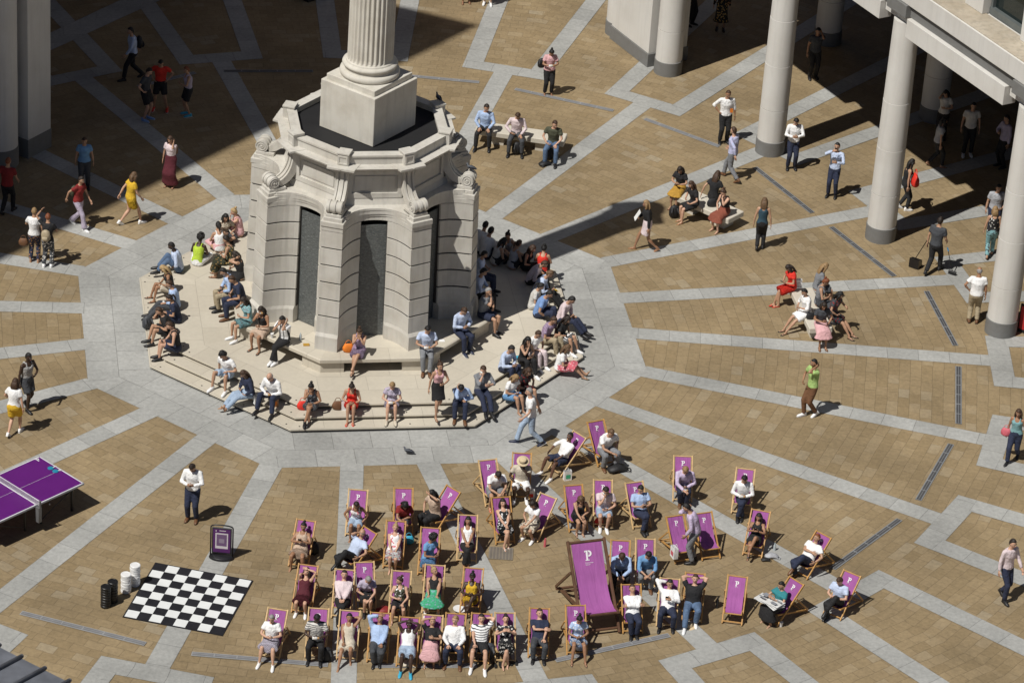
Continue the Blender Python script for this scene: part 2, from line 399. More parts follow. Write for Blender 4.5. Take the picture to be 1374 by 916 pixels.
# lintel course closes the slots at the top
mb=MB(); P=planS(sc_(4.3)); mb.prism(P,4.272,4.40)
obj('lintel',mb.mesh('lintel',[lime]),mon)
mb=MB()
for (o,z0,z1) in ((-.09,4.40,4.47),(-.20,4.47,4.58),(-.26,4.58,4.64)):
    Q=[]
    for i in range(8):
        a=math.pi/4*i; r=V((math.cos(a),math.sin(a)));t=V((-r.y,r.x)); hx=.93+.03*o/.1*-1*.0; y0=2.95+o
        for u in [-1+2*k/12 for k in range(13)]:
            Q.append(tuple(r*(y0-(.72+o*1.2)*(1-abs(u)**2.6))+t*(hx*.985+o*.38)*u))
    mb.prism(Q,z0,z1)
obj('moulding',mb.mesh('moulding',[lime]),mon)
# water walls in the slots
wm,nt_,b_=new_mat('water_wall'); b_.inputs['Base Color'].default_value=(.035,.042,.043,1); b_.inputs['Roughness'].default_value=.28
tc=N(nt_,'ShaderNodeNewGeometry'); mp=N(nt_,'ShaderNodeMapping'); mp.inputs['Scale'].default_value=(9,9,26); L(nt_,tc.outputs['Position'],mp.inputs[0])
nn=N(nt_,'ShaderNodeTexNoise',i_Scale=1.6,i_Detail=6.,i_Roughness=.8); L(nt_,mp.outputs[0],nn.inputs['Vector'])
rr=ramp(nt_,nn.outputs[0],[(.35,(.06,.068,.066)),(.55,(.14,.15,.148)),(.75,(.34,.36,.35))]); L(nt_,rr.outputs[0],b_.inputs['Base Color'])  # pale stops paint sunlit glitter into the water's colour
bp=N(nt_,'ShaderNodeBump',i_Strength=.6,i_Distance=.03); L(nt_,nn.outputs[0],bp.inputs['Height']); L(nt_,bp.outputs[0],b_.inputs['Normal'])
for i in range(8):
    a=math.pi/4*i; mb=MB(); mb.box((0,0,0),(.04,.74,3.3)); o=obj('water_wall',mb.mesh('water_wall',[wm]),mon,(2.18*math.cos(a),2.18*math.sin(a),2.46),a)
for i in (0,4):
    a=math.pi/4*i
    for k in range(6):
        z0=1.30+.5*k; mb=MB(); mb.box((0,0,z0+.236),(.3,.76,.472)); obj('stone_course',mb.mesh('stone_course',[lime]),mon,(2.22*math.cos(a),2.22*math.sin(a),0),a)
    mb=MB(); mb.box((0,0,1.04),(.3,.76,.47)); obj('plinth',mb.mesh('plinth',[lime]),mon,(2.24*math.cos(a),2.24*math.sin(a),0),a)
# drum with recessed panels
mb=MB(); octbox(mb,2.10,2.04,4.60,4.82); octbox(mb,2.00,2.00,4.82,5.62); octbox(mb,2.06,2.14,5.62,5.70)
obj('drum',mb.mesh('drum',[lime]),mon)
for i in range(8):
    a=math.pi/4*i; mb=MB(); M=Matrix.Rotation(a,3,'Z')
    def bx(y,z,wy,wz,d=.06,x=2.025): mb.box(M@V((x,y,z)),(d,wy,wz),0,M)
    bx(0,4.90,1.44,.14); bx(0,5.56,1.44,.10); bx(-.66,5.24,.12,.535); bx(.66,5.24,.12,.535)
    obj('panel_frame',mb.mesh('panel_frame',[lime]),mon)
    mb=MB(); bx(0,5.24,1.06,.42,.02,2.008); obj('panel',mb.mesh('panel',[lime]),mon)
mb=MB(); octbox(mb,2.20,2.30,5.70,5.75); octbox(mb,2.30,2.32,5.75,5.80)
obj('cornice',mb.mesh('cornice',[lime]),mon)
def ringwall(mb,a0,a1,z0,z1):
    A_=ngon(a0);B_=ngon(a1)
    for i in range(8):
        j=(i+1)%8; mb.prism([B_[i],B_[j],A_[j],A_[i]],z0,z1)
mb=MB(); ringwall(mb,1.84,2.04,5.80,6.02); ringwall(mb,1.81,2.07,6.02,6.07)
obj('parapet',mb.mesh('parapet',[lime]),mon)
for i in range(8):
    a=math.pi/8+math.pi/4*i; M=Matrix.Rotation(a,3,'Z'); R=2.13
    mb=MB(); mb.box((0,0,5.96),(.30,.30,.32)); mb.box((0,0,6.145),(.34,.34,.05))
    for (yy,zz,wy,wz) in ((0,5.86,.26,.05),(0,6.06,.26,.05),(-.11,5.96,.04,.16),(.11,5.96,.04,.16)): mb.box((.155,yy,zz),(.02,wy,wz))
    obj('parapet_post',mb.mesh('parapet_post',[lime],bevel=.006),mon,(R*math.cos(a),R*math.sin(a),0),a)
    mb=MB(); mb.prism([(-.3,-.36),(.22,-.30),(.22,.30),(-.3,.36)],5.68,5.76); mb.prism([(-.3,-.42),(.30,-.37),(.30,.37),(-.3,.42)],5.761,5.812)
    obj('cornice_break',mb.mesh('cornice_break',[lime]),mon,((R+.06)*math.cos(a),(R+.06)*math.sin(a),0),a)
    # scroll bracket: profile in (radial, z)
    mb=MB(); w=.30
    mb.box((0,0,4.47),(.62,.62,.14)); mb.box((-.03,0,4.59),(.56,.50,.10)); mb.box((-.05,0,4.68),(.50,.42,.08))
    obj('pier_cap',mb.mesh('pier_cap',[lime],bevel=.008),mon,(2.78*math.cos(a),2.78*math.sin(a),0),a)
    prof=[]
    for k in range(15):
        u=k/14; ang=math.pi*.5*u   # concave sweep from vertical at the top to flat at the foot
        prof.append((2.13+ .60*(1-math.cos(ang))*1.0, 5.68-.82*math.sin(ang)**.9))
    mb=MB()
    outer=[(r+.10*(1-k/14)+.02,z+.0) for k,(r,z) in enumerate(prof)]
    inner=[(r-.11,z-.13*(k/14)) for k,(r,z) in enumerate(prof)]
    for (y0,y1,d) in ((-w/2,-w/2+.05,0.025),(-w/2+.05,-.045,-.01),(-.045,.045,.03),(.045,w/2-.05,-.01),(w/2-.05,w/2,0.025)):
        vs=[];fs=[]
        m_=len(prof)
        for k in range(m_):
            (ro,zo),(ri,zi)=outer[k],inner[k]
            nx,nz=(math.cos(math.pi/2*k/14),math.sin(math.pi/2*k/14))
            ro+=d*nx; zo+=d*nz
            vs+=[(ro,y0,zo),(ro,y1,zo),(ri,y1,zi),(ri,y0,zi)]
        for k in range(m_-1):
            for e in range(4):
                f=(e+1)%4; fs.append((k*4+e,k*4+f,(k+1)*4+f,(k+1)*4+e))
        fs+=[(0,3,2,1),(4*m_-4,4*m_-3,4*m_-2,4*m_-1)]
        mb.add(vs,fs)
    # volute roll
    c=(2.83,4.88)
    for (y0,y1,rr_) in ((-.20,-.12,.175),(-.12,-.04,.155),(-.04,.04,.18),(.04,.12,.155),(.12,.20,.175)):
        n=20; vs=[(c[0]+rr_*math.cos(2*math.pi*k/n),y0,c[1]+rr_*math.sin(2*math.pi*k/n)) for k in range(n)]+[(c[0]+rr_*math.cos(2*math.pi*k/n),y1,c[1]+rr_*math.sin(2*math.pi*k/n)) for k in range(n)]
        mb.add(vs,[tuple(range(n)),tuple(range(2*n-1,n-1,-1))]+[(k,n+k,n+(k+1)%n,(k+1)%n) for k in range(n)])
    for sy in(-1,1):   # spiral ridge on the roll's ends
        pts=[];rs=[]
        for k in range(34):
            u=k/33; an=u*4.4*math.pi; r_=.155*(1-u)+.02*u
            pts.append((c[0]+r_*math.cos(an),sy*.203,c[1]+r_*math.sin(an))); rs.append(.014)
        mb.tube(pts,rs,None,5)
        mb.ball((c[0],sy*.2,c[1]),.03,6)
    obj('scroll',mb.mesh('scroll',[lime],smooth=.6),mon,(0,0,0),a)
# basin and plinth
bk=plain('basin_black',(.012,.012,.013),.75); mb=MB(); octbox(mb,1.83,1.83,5.81,5.90)
obj('basin',mb.mesh('basin',[bk]),mon)
mb=MB()
for k in range(9): mb.box((-.36+.05*k,-1.62,5.905),(.006,.28,.012)); 
for k in range(6): mb.box((-.16,-1.74+.05*k,5.905),(.42,.006,.010))
obj('mesh_panel',mb.mesh('mesh_panel',[plain('mesh_grey',(.12,.12,.12),.4,.5)]),mon)
cub=MB(); cub.box((0,0,6.60),(1.80,1.80,1.38)); obj('pedestal',cub.mesh('pedestal',[limeL],bevel=.012),mon,rz=math.pi/4)
cub=MB(); cub.box((0,0,7.37),(1.60,1.60,.158)); obj('pedestal_cap',cub.mesh('pedestal_cap',[limeL],bevel=.01),mon,rz=math.pi/4)
bp_=[(.74,7.45),(.78,7.48),(.795,7.54),(.78,7.60),(.74,7.625),(.68,7.635),(.665,7.68),(.68,7.72),(.715,7.735),(.735,7.775),(.715,7.82),(.665,7.84),(.645,7.85),(.64,7.88),(.61,7.90)]
mb=MB(); mb.lathe(bp_,n=64); obj('column_base',mb.mesh('column_base',[limeL],smooth=.9),mon)
mb=MB(); n=30; sub=6; zs=[7.90,7.94,8.02,9.5,10.5,11.5,12.5,13.5,14.5]
vs=[];fs=[]
for j,z in enumerate(zs):
    for i in range(n*sub):
        f=(i%sub)/sub; dep=0. if f<.2 else .045*math.sin(math.pi*(f-.2)/.8)
        dep*= (0,.6,1)[min(j,2)]
        R=.605-(z-7.9)*.004; a=2*math.pi*i/(n*sub); vs.append(((R-dep)*math.cos(a),(R-dep)*math.sin(a),z))
NN=n*sub
for j in range(len(zs)-1):
    for i in range(NN): k=(i+1)%NN; fs.append((j*NN+i,j*NN+k,(j+1)*NN+k,(j+1)*NN+i))
fs.append(tuple((len(zs)-1)*NN+i for i in range(NN))); mb.add(vs,fs); obj('column_shaft',mb.mesh('column_shaft',[limeL]),mon)
mb=MB(); mb.lathe([(.56,14.5),(.62,14.6),(.66,14.8),(.6,14.9),(.70,15.3),(.78,15.6)],n=32); mb.box((0,0,15.7),(1.3,1.3,.2)); obj('capital',mb.mesh('capital',[limeL]),mon)
mb=MB(); mb.ball((0,0,16.3),(.5,.5,.55),12); obj('urn',mb.mesh('urn',[plain('gilt',(.6,.42,.1),.3,.8)]),mon)

# ================================================================ colonnade building on the right
bst=stone('portland_white',(.68,.665,.63),.25,.7); gst=stone('granite_grey',(.19,.19,.185),.3,6.,False); bst2=stone('ledge_stained',(.50,.44,.35),.75,1.4)
C0=V((15.52,3.84)); DD=V((.354,-.935)); ON=V((-.935,-.354))
def bp2(al,off): return C0+DD*al+ON*off
bd=thing('colonnade_building','white stone building with a round-columned open arcade on grey granite bases','building')
bang=math.atan2(DD.y,DD.x)
def column(al,off,ht=6.62,mat=bst,r=.43):
    p=bp2(al,off); mb=MB()
    mb.lathe([(r-.012,.458),(r-.012,1.5),(r-.02,1.505),(r-.02,1.51),(r-.014,1.515),(r-.016,2.95),(r-.03,2.957),(r-.02,2.965),(r-.03,4.42),(r-.045,4.427),(r-.035,4.435),(r-.06,ht+.3)],n=40)
    for zz in (1.507,2.957,4.427): mb.lathe([(r-.017 if zz<2 else r-.027 if zz<4 else r-.042,zz-.008),(r-.017 if zz<2 else r-.027 if zz<4 else r-.042,zz+.008)],n=40,mi=1,caps=False)
    o=obj('column',mb.mesh('column',[mat,plain('joint_grey',(.30,.28,.25),.9)],smooth=.8),bd,(p.x,p.y,0))
    mb=MB(); mb.lathe([(r+.012,0),(r+.012,.455),(r,.46)],n=40); obj('granite_base',mb.mesh('granite_base',[gst],smooth=.8),o)
for k in range(-2,4):
    al=-.37+5.93*k
    column(al,-.22)
for k in range(-3,4): column(-.37+5.93*k,-6.2)
def pbox(name,al0,al1,of0,of1,z0,z1,mat,bevel=.01,parent=bd):
    c=bp2((al0+al1)/2,(of0+of1)/2); mb=MB(); mb.box((0,0,(z0+z1)/2),(abs(al1-al0),abs(of1-of0),z1-z0))
    return obj(name,mb.mesh(name,[mat],bevel=bevel),parent,(c.x,c.y,0),bang)
# corner pier between two rounds
pbox('corner_pier',-15.0,-12.75,-1.2,.22,.46,9.2,bst); pbox('granite_base',-15.04,-12.71,-1.24,.25,0,.459,gst)
column(-15.3,-.25,9.0)
pbox('upper_wall',-16.4,-10.9,-14,-.12,9.2,13,bst)
for k in range(-2,4):
    al=-.37+5.93*k
    pbox('beam',al+.47,al+5.10,-.28,.15,6.62,7.18,bst)
    pbox('granite_block',al-.48,al+.44,-.38,.20,7.182,7.56,gst)
    pbox('beam_link',al-.80,al+.44,-.45,-.02,6.90,7.18,bst)
    pbox('rear_beam',al+.3,al+5.6,-6.4,-6.0,6.3,7.18,bst)
    pbox('cross_beam',al-.25,al+.25,-6.0,-.46,6.5,7.18,plain('terracotta',(.30,.13,.07),.8))
pbox('granite_band',-12.6,22,-.46,.02,7.183,7.555,gst)
pbox('ceiling',-12.6,22,-13.9,-.47,7.19,7.55,plain('soffit_shade',(.05,.045,.04),.9))  # ceiling coloured near black to deepen the arcade's shade
pbox('fascia',-12.6,22,-13.9,.14,7.563,8.14,bst,.015)
pbox('ledge',-12.6,22,-.78,.10,8.1405,8.165,bst2,0)
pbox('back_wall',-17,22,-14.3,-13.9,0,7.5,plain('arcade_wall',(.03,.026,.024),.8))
# upper wall with piers and windows above the ledge
fr=plain('window_frame',(.16,.18,.18),.4,.3); gl,ntg,bg_=new_mat('window_glass'); bg_.inputs['Base Color'].default_value=(.012,.02,.02,1); bg_.inputs['Roughness'].default_value=.06
for k in range(-2,4):
    a0=-.37+5.93*k
    pbox('wall_pier',a0+1.95,a0+2.75,-1.6,-.62,8.166,11.49,bst)
    pbox('wall_pier',a0+4.5,a0+5.6,-1.6,-.62,8.166,11.49,bst)
    for (x0,x1) in ((2.75,4.5),(5.6,7.88)):
        f=pbox('window',a0+x0+.02,a0+x1-.02,-1.05,-.85,8.17,8.36,fr,.0)
        for nm,(u0,u1,zz0,zz1) in {'frame':(x0+.02,x0+.10,8.361,11.49),'frame.':(x1-.10,x1-.02,8.361,11.49)}.items(): pbox('frame',a0+u0,a0+u1,-1.07,-.88,zz0,zz1,fr,0.,bd)
        pbox('pane',a0+x0+.10,a0+x1-.10,-1.02,-.98,8.361,11.49,gl,0)
pbox('upper_storeys',-12.6,22,-13.9,-.7,11.5,16,bst)
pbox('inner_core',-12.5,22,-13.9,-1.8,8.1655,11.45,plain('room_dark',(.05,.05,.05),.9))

# ================================================================ building on the left (its corner throws the big shadow)
lb=thing('shadowed_building','shaded stone building at the far left with a square pier and a round column','building')
T0=V((5.93,18.86)); ls_=V((math.cos(rad(SUN_AZ)),math.sin(rad(SUN_AZ)))); ll=V((math.cos(rad(44.4)),math.sin(rad(44.4)))); LEN=22.; Cc=T0-ls_*LEN; HH=LEN*math.tan(rad(SUN_EL))
B1=V((-.85,.525)); mb=MB(); pg=[Cc,Cc+B1*30,Cc+B1*30-ll*32,Cc-ll*32]
mb.prism([tuple(p) for p in pg],0,HH); obj('tower_block',mb.mesh('tower_block',[bst]),lb)
pc=G(68,197).xy; pf=G(38,213).xy; d1=(pc-pf); d1.normalize(); d2=V((-d1.y,d1.x)); wv=.72
q=[pf,pf+d1*(pc-G(38,213).xy).length,pc+d2*.8,pf+d2*.8]
mb=MB(); mb.prism([tuple(p) for p in q],.6,14); obj('pier',mb.mesh('pier',[bst]),lb)
cc=sum(q,V((0,0)))/4; mb=MB(); mb.prism([tuple(cc+(p-cc)*1.04) for p in q],0,.599); obj('granite_base',mb.mesh('granite_base',[gst]),lb)
c2=G(-2,228).xy+V((.08,.45)); mb=MB(); mb.lathe([(.5,0.6),(.48,14)],(c2.x,c2.y,0),32); obj('column',mb.mesh('column',[bst],smooth=.8),lb)
mb=MB(); mb.lathe([(.52,0),(.52,.598)],(c2.x,c2.y,0),32); obj('granite_base',mb.mesh('granite_base',[gst],smooth=.8),lb)
mb=MB(); mb.prism([(-8.2,10.3),(-8.2,30),(-40,44),(-40,10.3)],14,20); obj('upper_wall',mb.mesh('upper_wall',[bst]),lb)
# lead roof in the lower left corner
rf=thing('kiosk_roof','dark grey lead kiosk roof with rolled seams in the lower left corner','roof')
a=G(0,868,3.1);b=G(95,916,3.1); d=(b-a).normalized(); nrm=(G(0,898,3.1)-G(31,880,3.1)).normalized()
lead=plain('lead_roof',(.15,.16,.185),.5,0,.25,2.); mb=MB()
A0=a-d*4;B0=b+d*4; ds=V((0,0,.04)); P_=[A0,B0,B0+nrm*4+ds*4,A0+nrm*4+ds*4]
mb.add(P_+[p-V((0,0,.12)) for p in P_],[(0,1,2,3),(7,6,5,4),(0,4,5,1),(1,5,6,2),(2,6,7,3),(3,7,4,0)]); obj('lead_sheet',mb.mesh('lead_sheet',[lead]),rf)
for px in ((31,880),(62,896),(96,912),(0,866)):
    s=G(*px,3.1); s=A0+d*((s-A0).dot(d)); mb=MB(); mb.tube([s-nrm*.03+V((0,0,.03)),s+nrm*4+ds*4+V((0,0,.03))],[.05,.05],None,8); mb.ball(s-nrm*.03+V((0,0,.03)),.05,8); obj('seam_roll',mb.mesh('seam_roll',[lead],smooth=True),rf)
mb=MB(); mb.prism([tuple(((A0+B0)/2+nrm*k+d*s_).xy) for k,s_ in ((.5,-4.5),(3.5,-4.5),(3.5,4.5),(.5,4.5))],0,3.1); obj('wall',mb.mesh('wall',[plain('kiosk_wall',(.2,.2,.2),.7)]),rf)
# stand-in box for an unidentified dark shape at the top
cn_p=G(413,5,0)+V((.179,.984,0))*.62
cn=thing('storage_box','black square box at the top of the photo in the shade left of the column','box',(cn_p.x,cn_p.y,0),math.pi/4+TH)
mb=MB(); mb.box((0,0,.2),(.82,.82,.4)); obj('body',mb.mesh('body',[bk],bevel=.02),cn)
mb=MB(); mb.box((0,0,.43),(.88,.88,.055)); obj('lid',mb.mesh('lid',[bk],bevel=.015),cn)
# unseen blocks added out of frame to cut skylight in the shade
for nm,x0,x1,y0,y1,h,lbl in (('sky_blocker',-34,12,27,40,24,'unseen dark block beyond the far side, added to cut skylight'),('sky_blocker',-60,-44,-60,10,22,'unseen dark block to the west, added to cut skylight'),):
    mb=MB(); mb.box(((x0+x1)/2,(y0+y1)/2,h/2),(x1-x0,y1-y0,h)); t=thing('sky_blocker',lbl,'building'); obj('wall',mb.mesh('wall',[plain('blocker_dark',(.16,.10,.075),.9)]),t)
# ================================================================ people
SK={'f':(.60,.36,.25),'m':(.48,.28,.18),'t':(.36,.19,.11),'b':(.13,.065,.04),'d':(.055,.03,.02)}
CL={'white':(.90,.90,.90),'offw':(.66,.64,.60),'cream':(.62,.55,.44),'lblue':(.42,.55,.80),'blue':(.20,.33,.62),'pblue':(.55,.64,.84),'lilac':(.60,.50,.68),'pink':(.72,.42,.44),'ppink':(.74,.62,.64),
'black':(.016,.016,.018),'navy':(.022,.03,.065),'char':(.06,.065,.075),'grey':(.22,.23,.25),'lgrey':(.42,.43,.46),'khaki':(.40,.33,.22),'beige':(.56,.42,.32),'jeans':(.10,.16,.27),'ljean':(.36,.46,.60),'red':(.72,.035,.02),'dred':(.25,.02,.02),
'maroon':(.10,.015,.025),'orange':(.80,.22,.02),'yellow':(.72,.45,.03),'mustard':(.48,.27,.04),'lime':(.50,.68,.06),'green':(.40,.58,.20),'kgreen':(.06,.42,.22),'teal':(.03,.22,.25),'aqua':(.22,.42,.45),'dteal':(.03,.07,.10),'olive':(.075,.08,.05),
'brown':(.16,.075,.035),'tan':(.42,.22,.10),'lav':(.50,.44,.56),'purple':(.20,.08,.20),'rust':(.26,.075,.045),'cyan':(.05,.42,.62),'rose':(.62,.13,.17),'skyb':(.16,.34,.60),'gold':(.5,.33,.12)}
HC={'black':(.010,.009,.009),'dark':(.022,.014,.010),'brown':(.055,.028,.015),'lbrown':(.13,.075,.038),'fair':(.30,.19,.09),'blond':(.42,.29,.14),'grey':(.28,.27,.26),'ginger':(.20,.06,.022)}
def skin(k):
    n='skin_'+k
    if n in MATS: return MATS[n]
    m=plain(n,SK[k],.5,0,.06,9.); m.node_tree.nodes['Principled BSDF'].inputs['Subsurface Weight'].default_value=0.0; return m
def cloth(spec):
    """colour or colour:pattern:colour2"""
    n='cloth_'+spec
    if n in MATS: return MATS[n]
    p=spec.split(':'); c=CL[p[0]]
    m,nt,b=new_mat(n); b.inputs['Roughness'].default_value=.85
    tc=N(nt,'ShaderNodeTexCoord'); o=tc.outputs['Object']
    nz=N(nt,'ShaderNodeTexNoise',i_Scale=7.,i_Detail=3.); L(nt,o,nz.inputs['Vector'])
    base=ramp(nt,nz.outputs[0],[(.3,tuple(x*.86 for x in c)),(.7,tuple(min(1,x*1.1) for x in c))]).outputs[0]
    if len(p)>1:
        c2=CL[p[2]]
        if p[1]=='s':
            wv=N(nt,'ShaderNodeTexWave',bands_direction='Z',i_Scale=6.5,i_Distortion=.6); L(nt,o,wv.inputs['Vector']); f=ramp(nt,wv.outputs[1],[(.72,(0,0,0)),(.8,(1,1,1))]).outputs[0]
        elif p[1]=='c':
            ck=N(nt,'ShaderNodeTexChecker',i_Scale=45.); L(nt,o,ck.inputs[0]); f=ck.outputs[1]
        elif p[1]=='p':
            wv=N(nt,'ShaderNodeTexWave',bands_direction='X',i_Scale=3.,i_Distortion=.3); L(nt,o,wv.inputs['Vector']); f=ramp(nt,wv.outputs[1],[(.85,(0,0,0)),(.9,(1,1,1))]).outputs[0]
        else:
            vo=N(nt,'ShaderNodeTexVoronoi',i_Scale=16.); L(nt,o,vo.inputs['Vector']); f=ramp(nt,vo.outputs[0],[(.30,(1,1,1)),(.40,(0,0,0))]).outputs[0]
        base=mix(nt,f,base,c2)
        if len(p)>3:
            vo=N(nt,'ShaderNodeTexVoronoi',i_Scale=11.); L(nt,o,vo.inputs['Vector']); base=mix(nt,ramp(nt,vo.outputs[0],[(.22,(1,1,1)),(.3,(0,0,0))]).outputs[0],base,CL[p[3]])
    L(nt,base,b.inputs['Base Color'])
    n2=N(nt,'ShaderNodeTexNoise',i_Scale=9.,i_Detail=3.,i_Distortion=1.2); L(nt,o,n2.inputs['Vector'])
    bp=N(nt,'ShaderNodeBump',i_Strength=.75,i_Distance=.04); L(nt,n2.outputs[0],bp.inputs['Height']); L(nt,bp.outputs[0],b.inputs['Normal'])
    MATS[n]=m; return m
def hairm(k): return plain('hair_'+k,HC[k],.55,0,.35,28.,.6,60.)

def head_mesh():
    """head in its own frame: origin at the centre, +y is the face. materials: 0 skin 1 dark 2 lips 3 white"""
    mb=MB(); nu,nv=20,16; vs=[];fs=[];mi=[]
    for j in range(nv+1):
        t=math.pi*j/nv
        for i in range(nu):
            a=2*math.pi*i/nu+math.pi/2
            x,y,z=math.sin(t)*math.cos(a),math.sin(t)*math.sin(a),-math.cos(t)
            X=.076*x; Y=.093*y; Z=.118*z
            if z<-.1:
                k=(-.1-z)/.9; X*=1-.30*k; Y*=1-.12*k
                if y>0: Y+=.012*k*y
            if y>.75 and abs(x)<.22 and -.35<z<.12: Y+=.022*(1-abs(x)/.22)*(1-(z+.12)**2*6)*(1.1 if z<-.05 else .6)
            if y>.6 and .15<abs(x)<.6 and -.02<z<.2: Y-=.008
            vs.append((X,Y,Z))
    for j in range(nv):
        for i in range(nu):
            k=(i+1)%nu; fs.append((j*nu+i,j*nu+k,(j+1)*nu+k,(j+1)*nu+i)); mi.append(0)
    o=len(mb.v); mb.v+=vs; mb.f+=fs; mb.mi+=mi
    for sx in(-1,1):
        mb.ball((sx*.030,.083,.008),(.0125,.008,.007),8,3); mb.ball((sx*.030,.090,.008),(.006,.003,.006),6,1)
        mb.box((sx*.031,.088,.027),(.030,.008,.006),1)
        mb.ball((sx*.077,-.005,-.002),(.010,.020,.030),8,0)
    mb.ball((0,.088,-.052),(.024,.010,.008),8,2)
    mb.ball((0,.105,-.018),(.013,.014,.014),8,0)
    return mb
def hand_mesh(curl=.5):
    """right hand, wrist at the origin, fingers along +y, palm faces -z, thumb on -x side"""
    mb=MB()
    mb.tube([(0,-.015,0),(0,.02,0),(0,.055,-.002),(0,.085,-.004)],[(.026,.018),(.036,.016),(.042,.015),(.040,.012)],(1,0,0),8)
    for k,(x,l) in enumerate(((-.030,.072),(-.010,.080),(.010,.075),(.029,.060))):
        p=V((x,.082,-.004)); pts=[p-V((0,.02,0)),p]; rs=[.009,.0095]; a=0
        for s,f in ((.45,.5),(.3,.8),(.25,.7)):
            a+=curl*f; p=p+V((x*.03,math.cos(a),-math.sin(a)))*(l*s); pts.append(p); rs.append(.0092-.0008*len(rs)*.4)
        mb.tube(pts,rs,(1,0,0),6)
    p=V((-.028,.015,-.004)); mb.tube([p,p+V((-.022,.024,-.010)),p+V((-.034,.048,-.020)),p+V((-.034,.070,-.032))],[.013,.011,.0095,.008],(0,0,1),6)
    return mb
HEAD=head_mesh(); HANDS={c:hand_mesh(c) for c in (.35,.95)}
def hair_mesh(style):
    mb=MB()
    def cap(front,side,back,thick,seed=1,rough=.006):
        rnd=random.Random(seed); nu,nv=24,18; vs=[];fs=[]
        for j in range(nv+1):
            t=math.pi*j/nv
            for i in range(nu):
                a=2*math.pi*i/nu
                x,y,z=math.sin(t)*math.cos(a),math.sin(t)*math.sin(a),-math.cos(t)
                lim = front if y>.45 else (side+(front-side)*(y+.1)/.55 if y>-.1 else side+(back-side)*min(1,(-.1-y)/.6))
                th=thick if z>lim and not(style=='bald' and z>.42-.25*y) else -.014
                th+=rnd.uniform(-rough,rough) if th>0 else 0
                r=1.0
                vs.append(((.076+th)*x,(.093+th)*y,(.118+th)*z))
        for j in range(nv):
            for i in range(nu):
                k=(i+1)%nu; fs.append((j*nu+i,j*nu+k,(j+1)*nu+k,(j+1)*nu+i))
        mb.add(vs,fs)
    if style=='short': cap(.56,.0,-.60,.010,1)
    elif style=='crop': cap(.58,.05,-.5,.006,2,.002)
    elif style=='bald': cap(.1,-.15,-.45,.005,3,.001)
    elif style=='messy': cap(.42,-.1,-.65,.024,4,.012)
    elif style=='bun': cap(.5,-.1,-.6,.012,5); mb.ball((0,-.085,.115),(.042,.042,.038),10)
    elif style=='pony': cap(.5,-.1,-.6,.012,6); mb.tube([(0,-.10,.05),(0,-.14,.03),(0,-.15,-.07),(0,-.13,-.17)],[.02,.032,.028,.010],None,8)
    elif style=='afro':
        rnd=random.Random(3)
        for k in range(60):
            a=rnd.uniform(0,6.28); u=rnd.uniform(-.5,1); c=math.sqrt(1-u*u); y=c*math.sin(a)
            if y>.3 and u<.45: continue
            mb.ball((.085*c*math.cos(a),-.015+.095*y,.03+.11*u),rnd.uniform(.032,.045),6)
        cap(.5,-.1,-.6,.02,7)
    elif style in('long','mid','side'):
        cap(.48,-.35,-.95,.016,8,.006)
        n=-.20 if style=='mid' else -.30
        mb.tube([(0,-.06,.05),(0,-.088,-.03),(0,-.095,-.12),(0,-.085,n*.8),(0,-.075,n-.02)],[(.07,.03),(.095,.04),(.105,.04),(.10,.032),(.055,.014)],(1,0,0),12)
        for sx in(-1,1): mb.tube([(sx*.070,.02,.05),(sx*.088,.012,-.03),(sx*.092,.01,-.12),(sx*.08,.02,n*.85)],[(.016,.03),(.022,.038),(.022,.036),(.01,.016)],(1,0,0),8)
    elif style=='hat':
        cap(.3,-.1,-.6,.010,9)
        mb.lathe([(.0,.075),(.16,.065),(.165,.06),(.158,.055),(.098,.065),(.096,.085),(.090,.15),(.07,.165),(.0,.16)],n=20,mi=1,caps=False); mb.lathe([(.0985,.07),(.0965,.095)],n=20,mi=2,caps=False)
    return mb
HAIR={}
def hair_data(style,mats):
    key=(style,tuple(m.name for m in mats))
    if key not in HAIR: HAIR[key]=hair_mesh(style).mesh('hair',mats,smooth=True)
    return HAIR[key]
def shoe_mesh(kind,mats):
    key=('shoe',kind,mats[0].name)
    if key in HAIR: return HAIR[key]
    mb=MB()
    if kind=='sandal':
        mb.tube([(0,-.06,-.072),(0,.02,-.072),(0,.12,-.074),(0,.19,-.074)],[(.03,.008),(.03,.008),(.042,.008),(.02,.007)],(1,0,0),8); mb.tube([(-.036,.11,-.07),(0,.09,-.028),(.036,.11,-.07)],[.009]*3,None,6); mb.tube([(-.032,-.03,-.06),(0,-.01,-.005),(.032,-.03,-.06)],[.008]*3,None,6)
    else:
        h=.055 if kind=='s' else .02
        mb.tube([(0,-.075,-.045),(0,-.05,-.04),(0,.02,-.035),(0,.09,-.045),(0,.16,-.052),(0,.205,-.060)],[(.022,.028),(.042,.045),(.044,.05),(.047,.038),(.044,.028),(.018,.014)],(1,0,0),10)
        mb.tube([(0,-.02,-.03),(0,-.025,.03)],[.045,.045],None,10)
        mb.tube([(0,-.08,-.078),(0,.02,-.078),(0,.12,-.078),(0,.208,-.078)],[(.034,.010),(.04,.010),(.05,.010),(.022,.009)],(1,0,0),8,1)
    HAIR[key]=mb.mesh('shoe',mats,smooth=True); return HAIR[key]
def glass_mesh():
    if 'gl' not in HAIR:
        mb=MB()
        for s in(-1,1): mb.ball((s*.032,.100,.008),(.027,.008,.020),8); mb.bar((s*.058,.095,.014),(s*.080,-.01,.014),.005,.008)
        mb.bar((-.012,.103,.014),(.012,.103,.014),.006,.006); HAIR['gl']=mb.mesh('sunglasses',[plain('lens_black',(.006,.006,.007),.15)],smooth=True)
    return HAIR['gl']
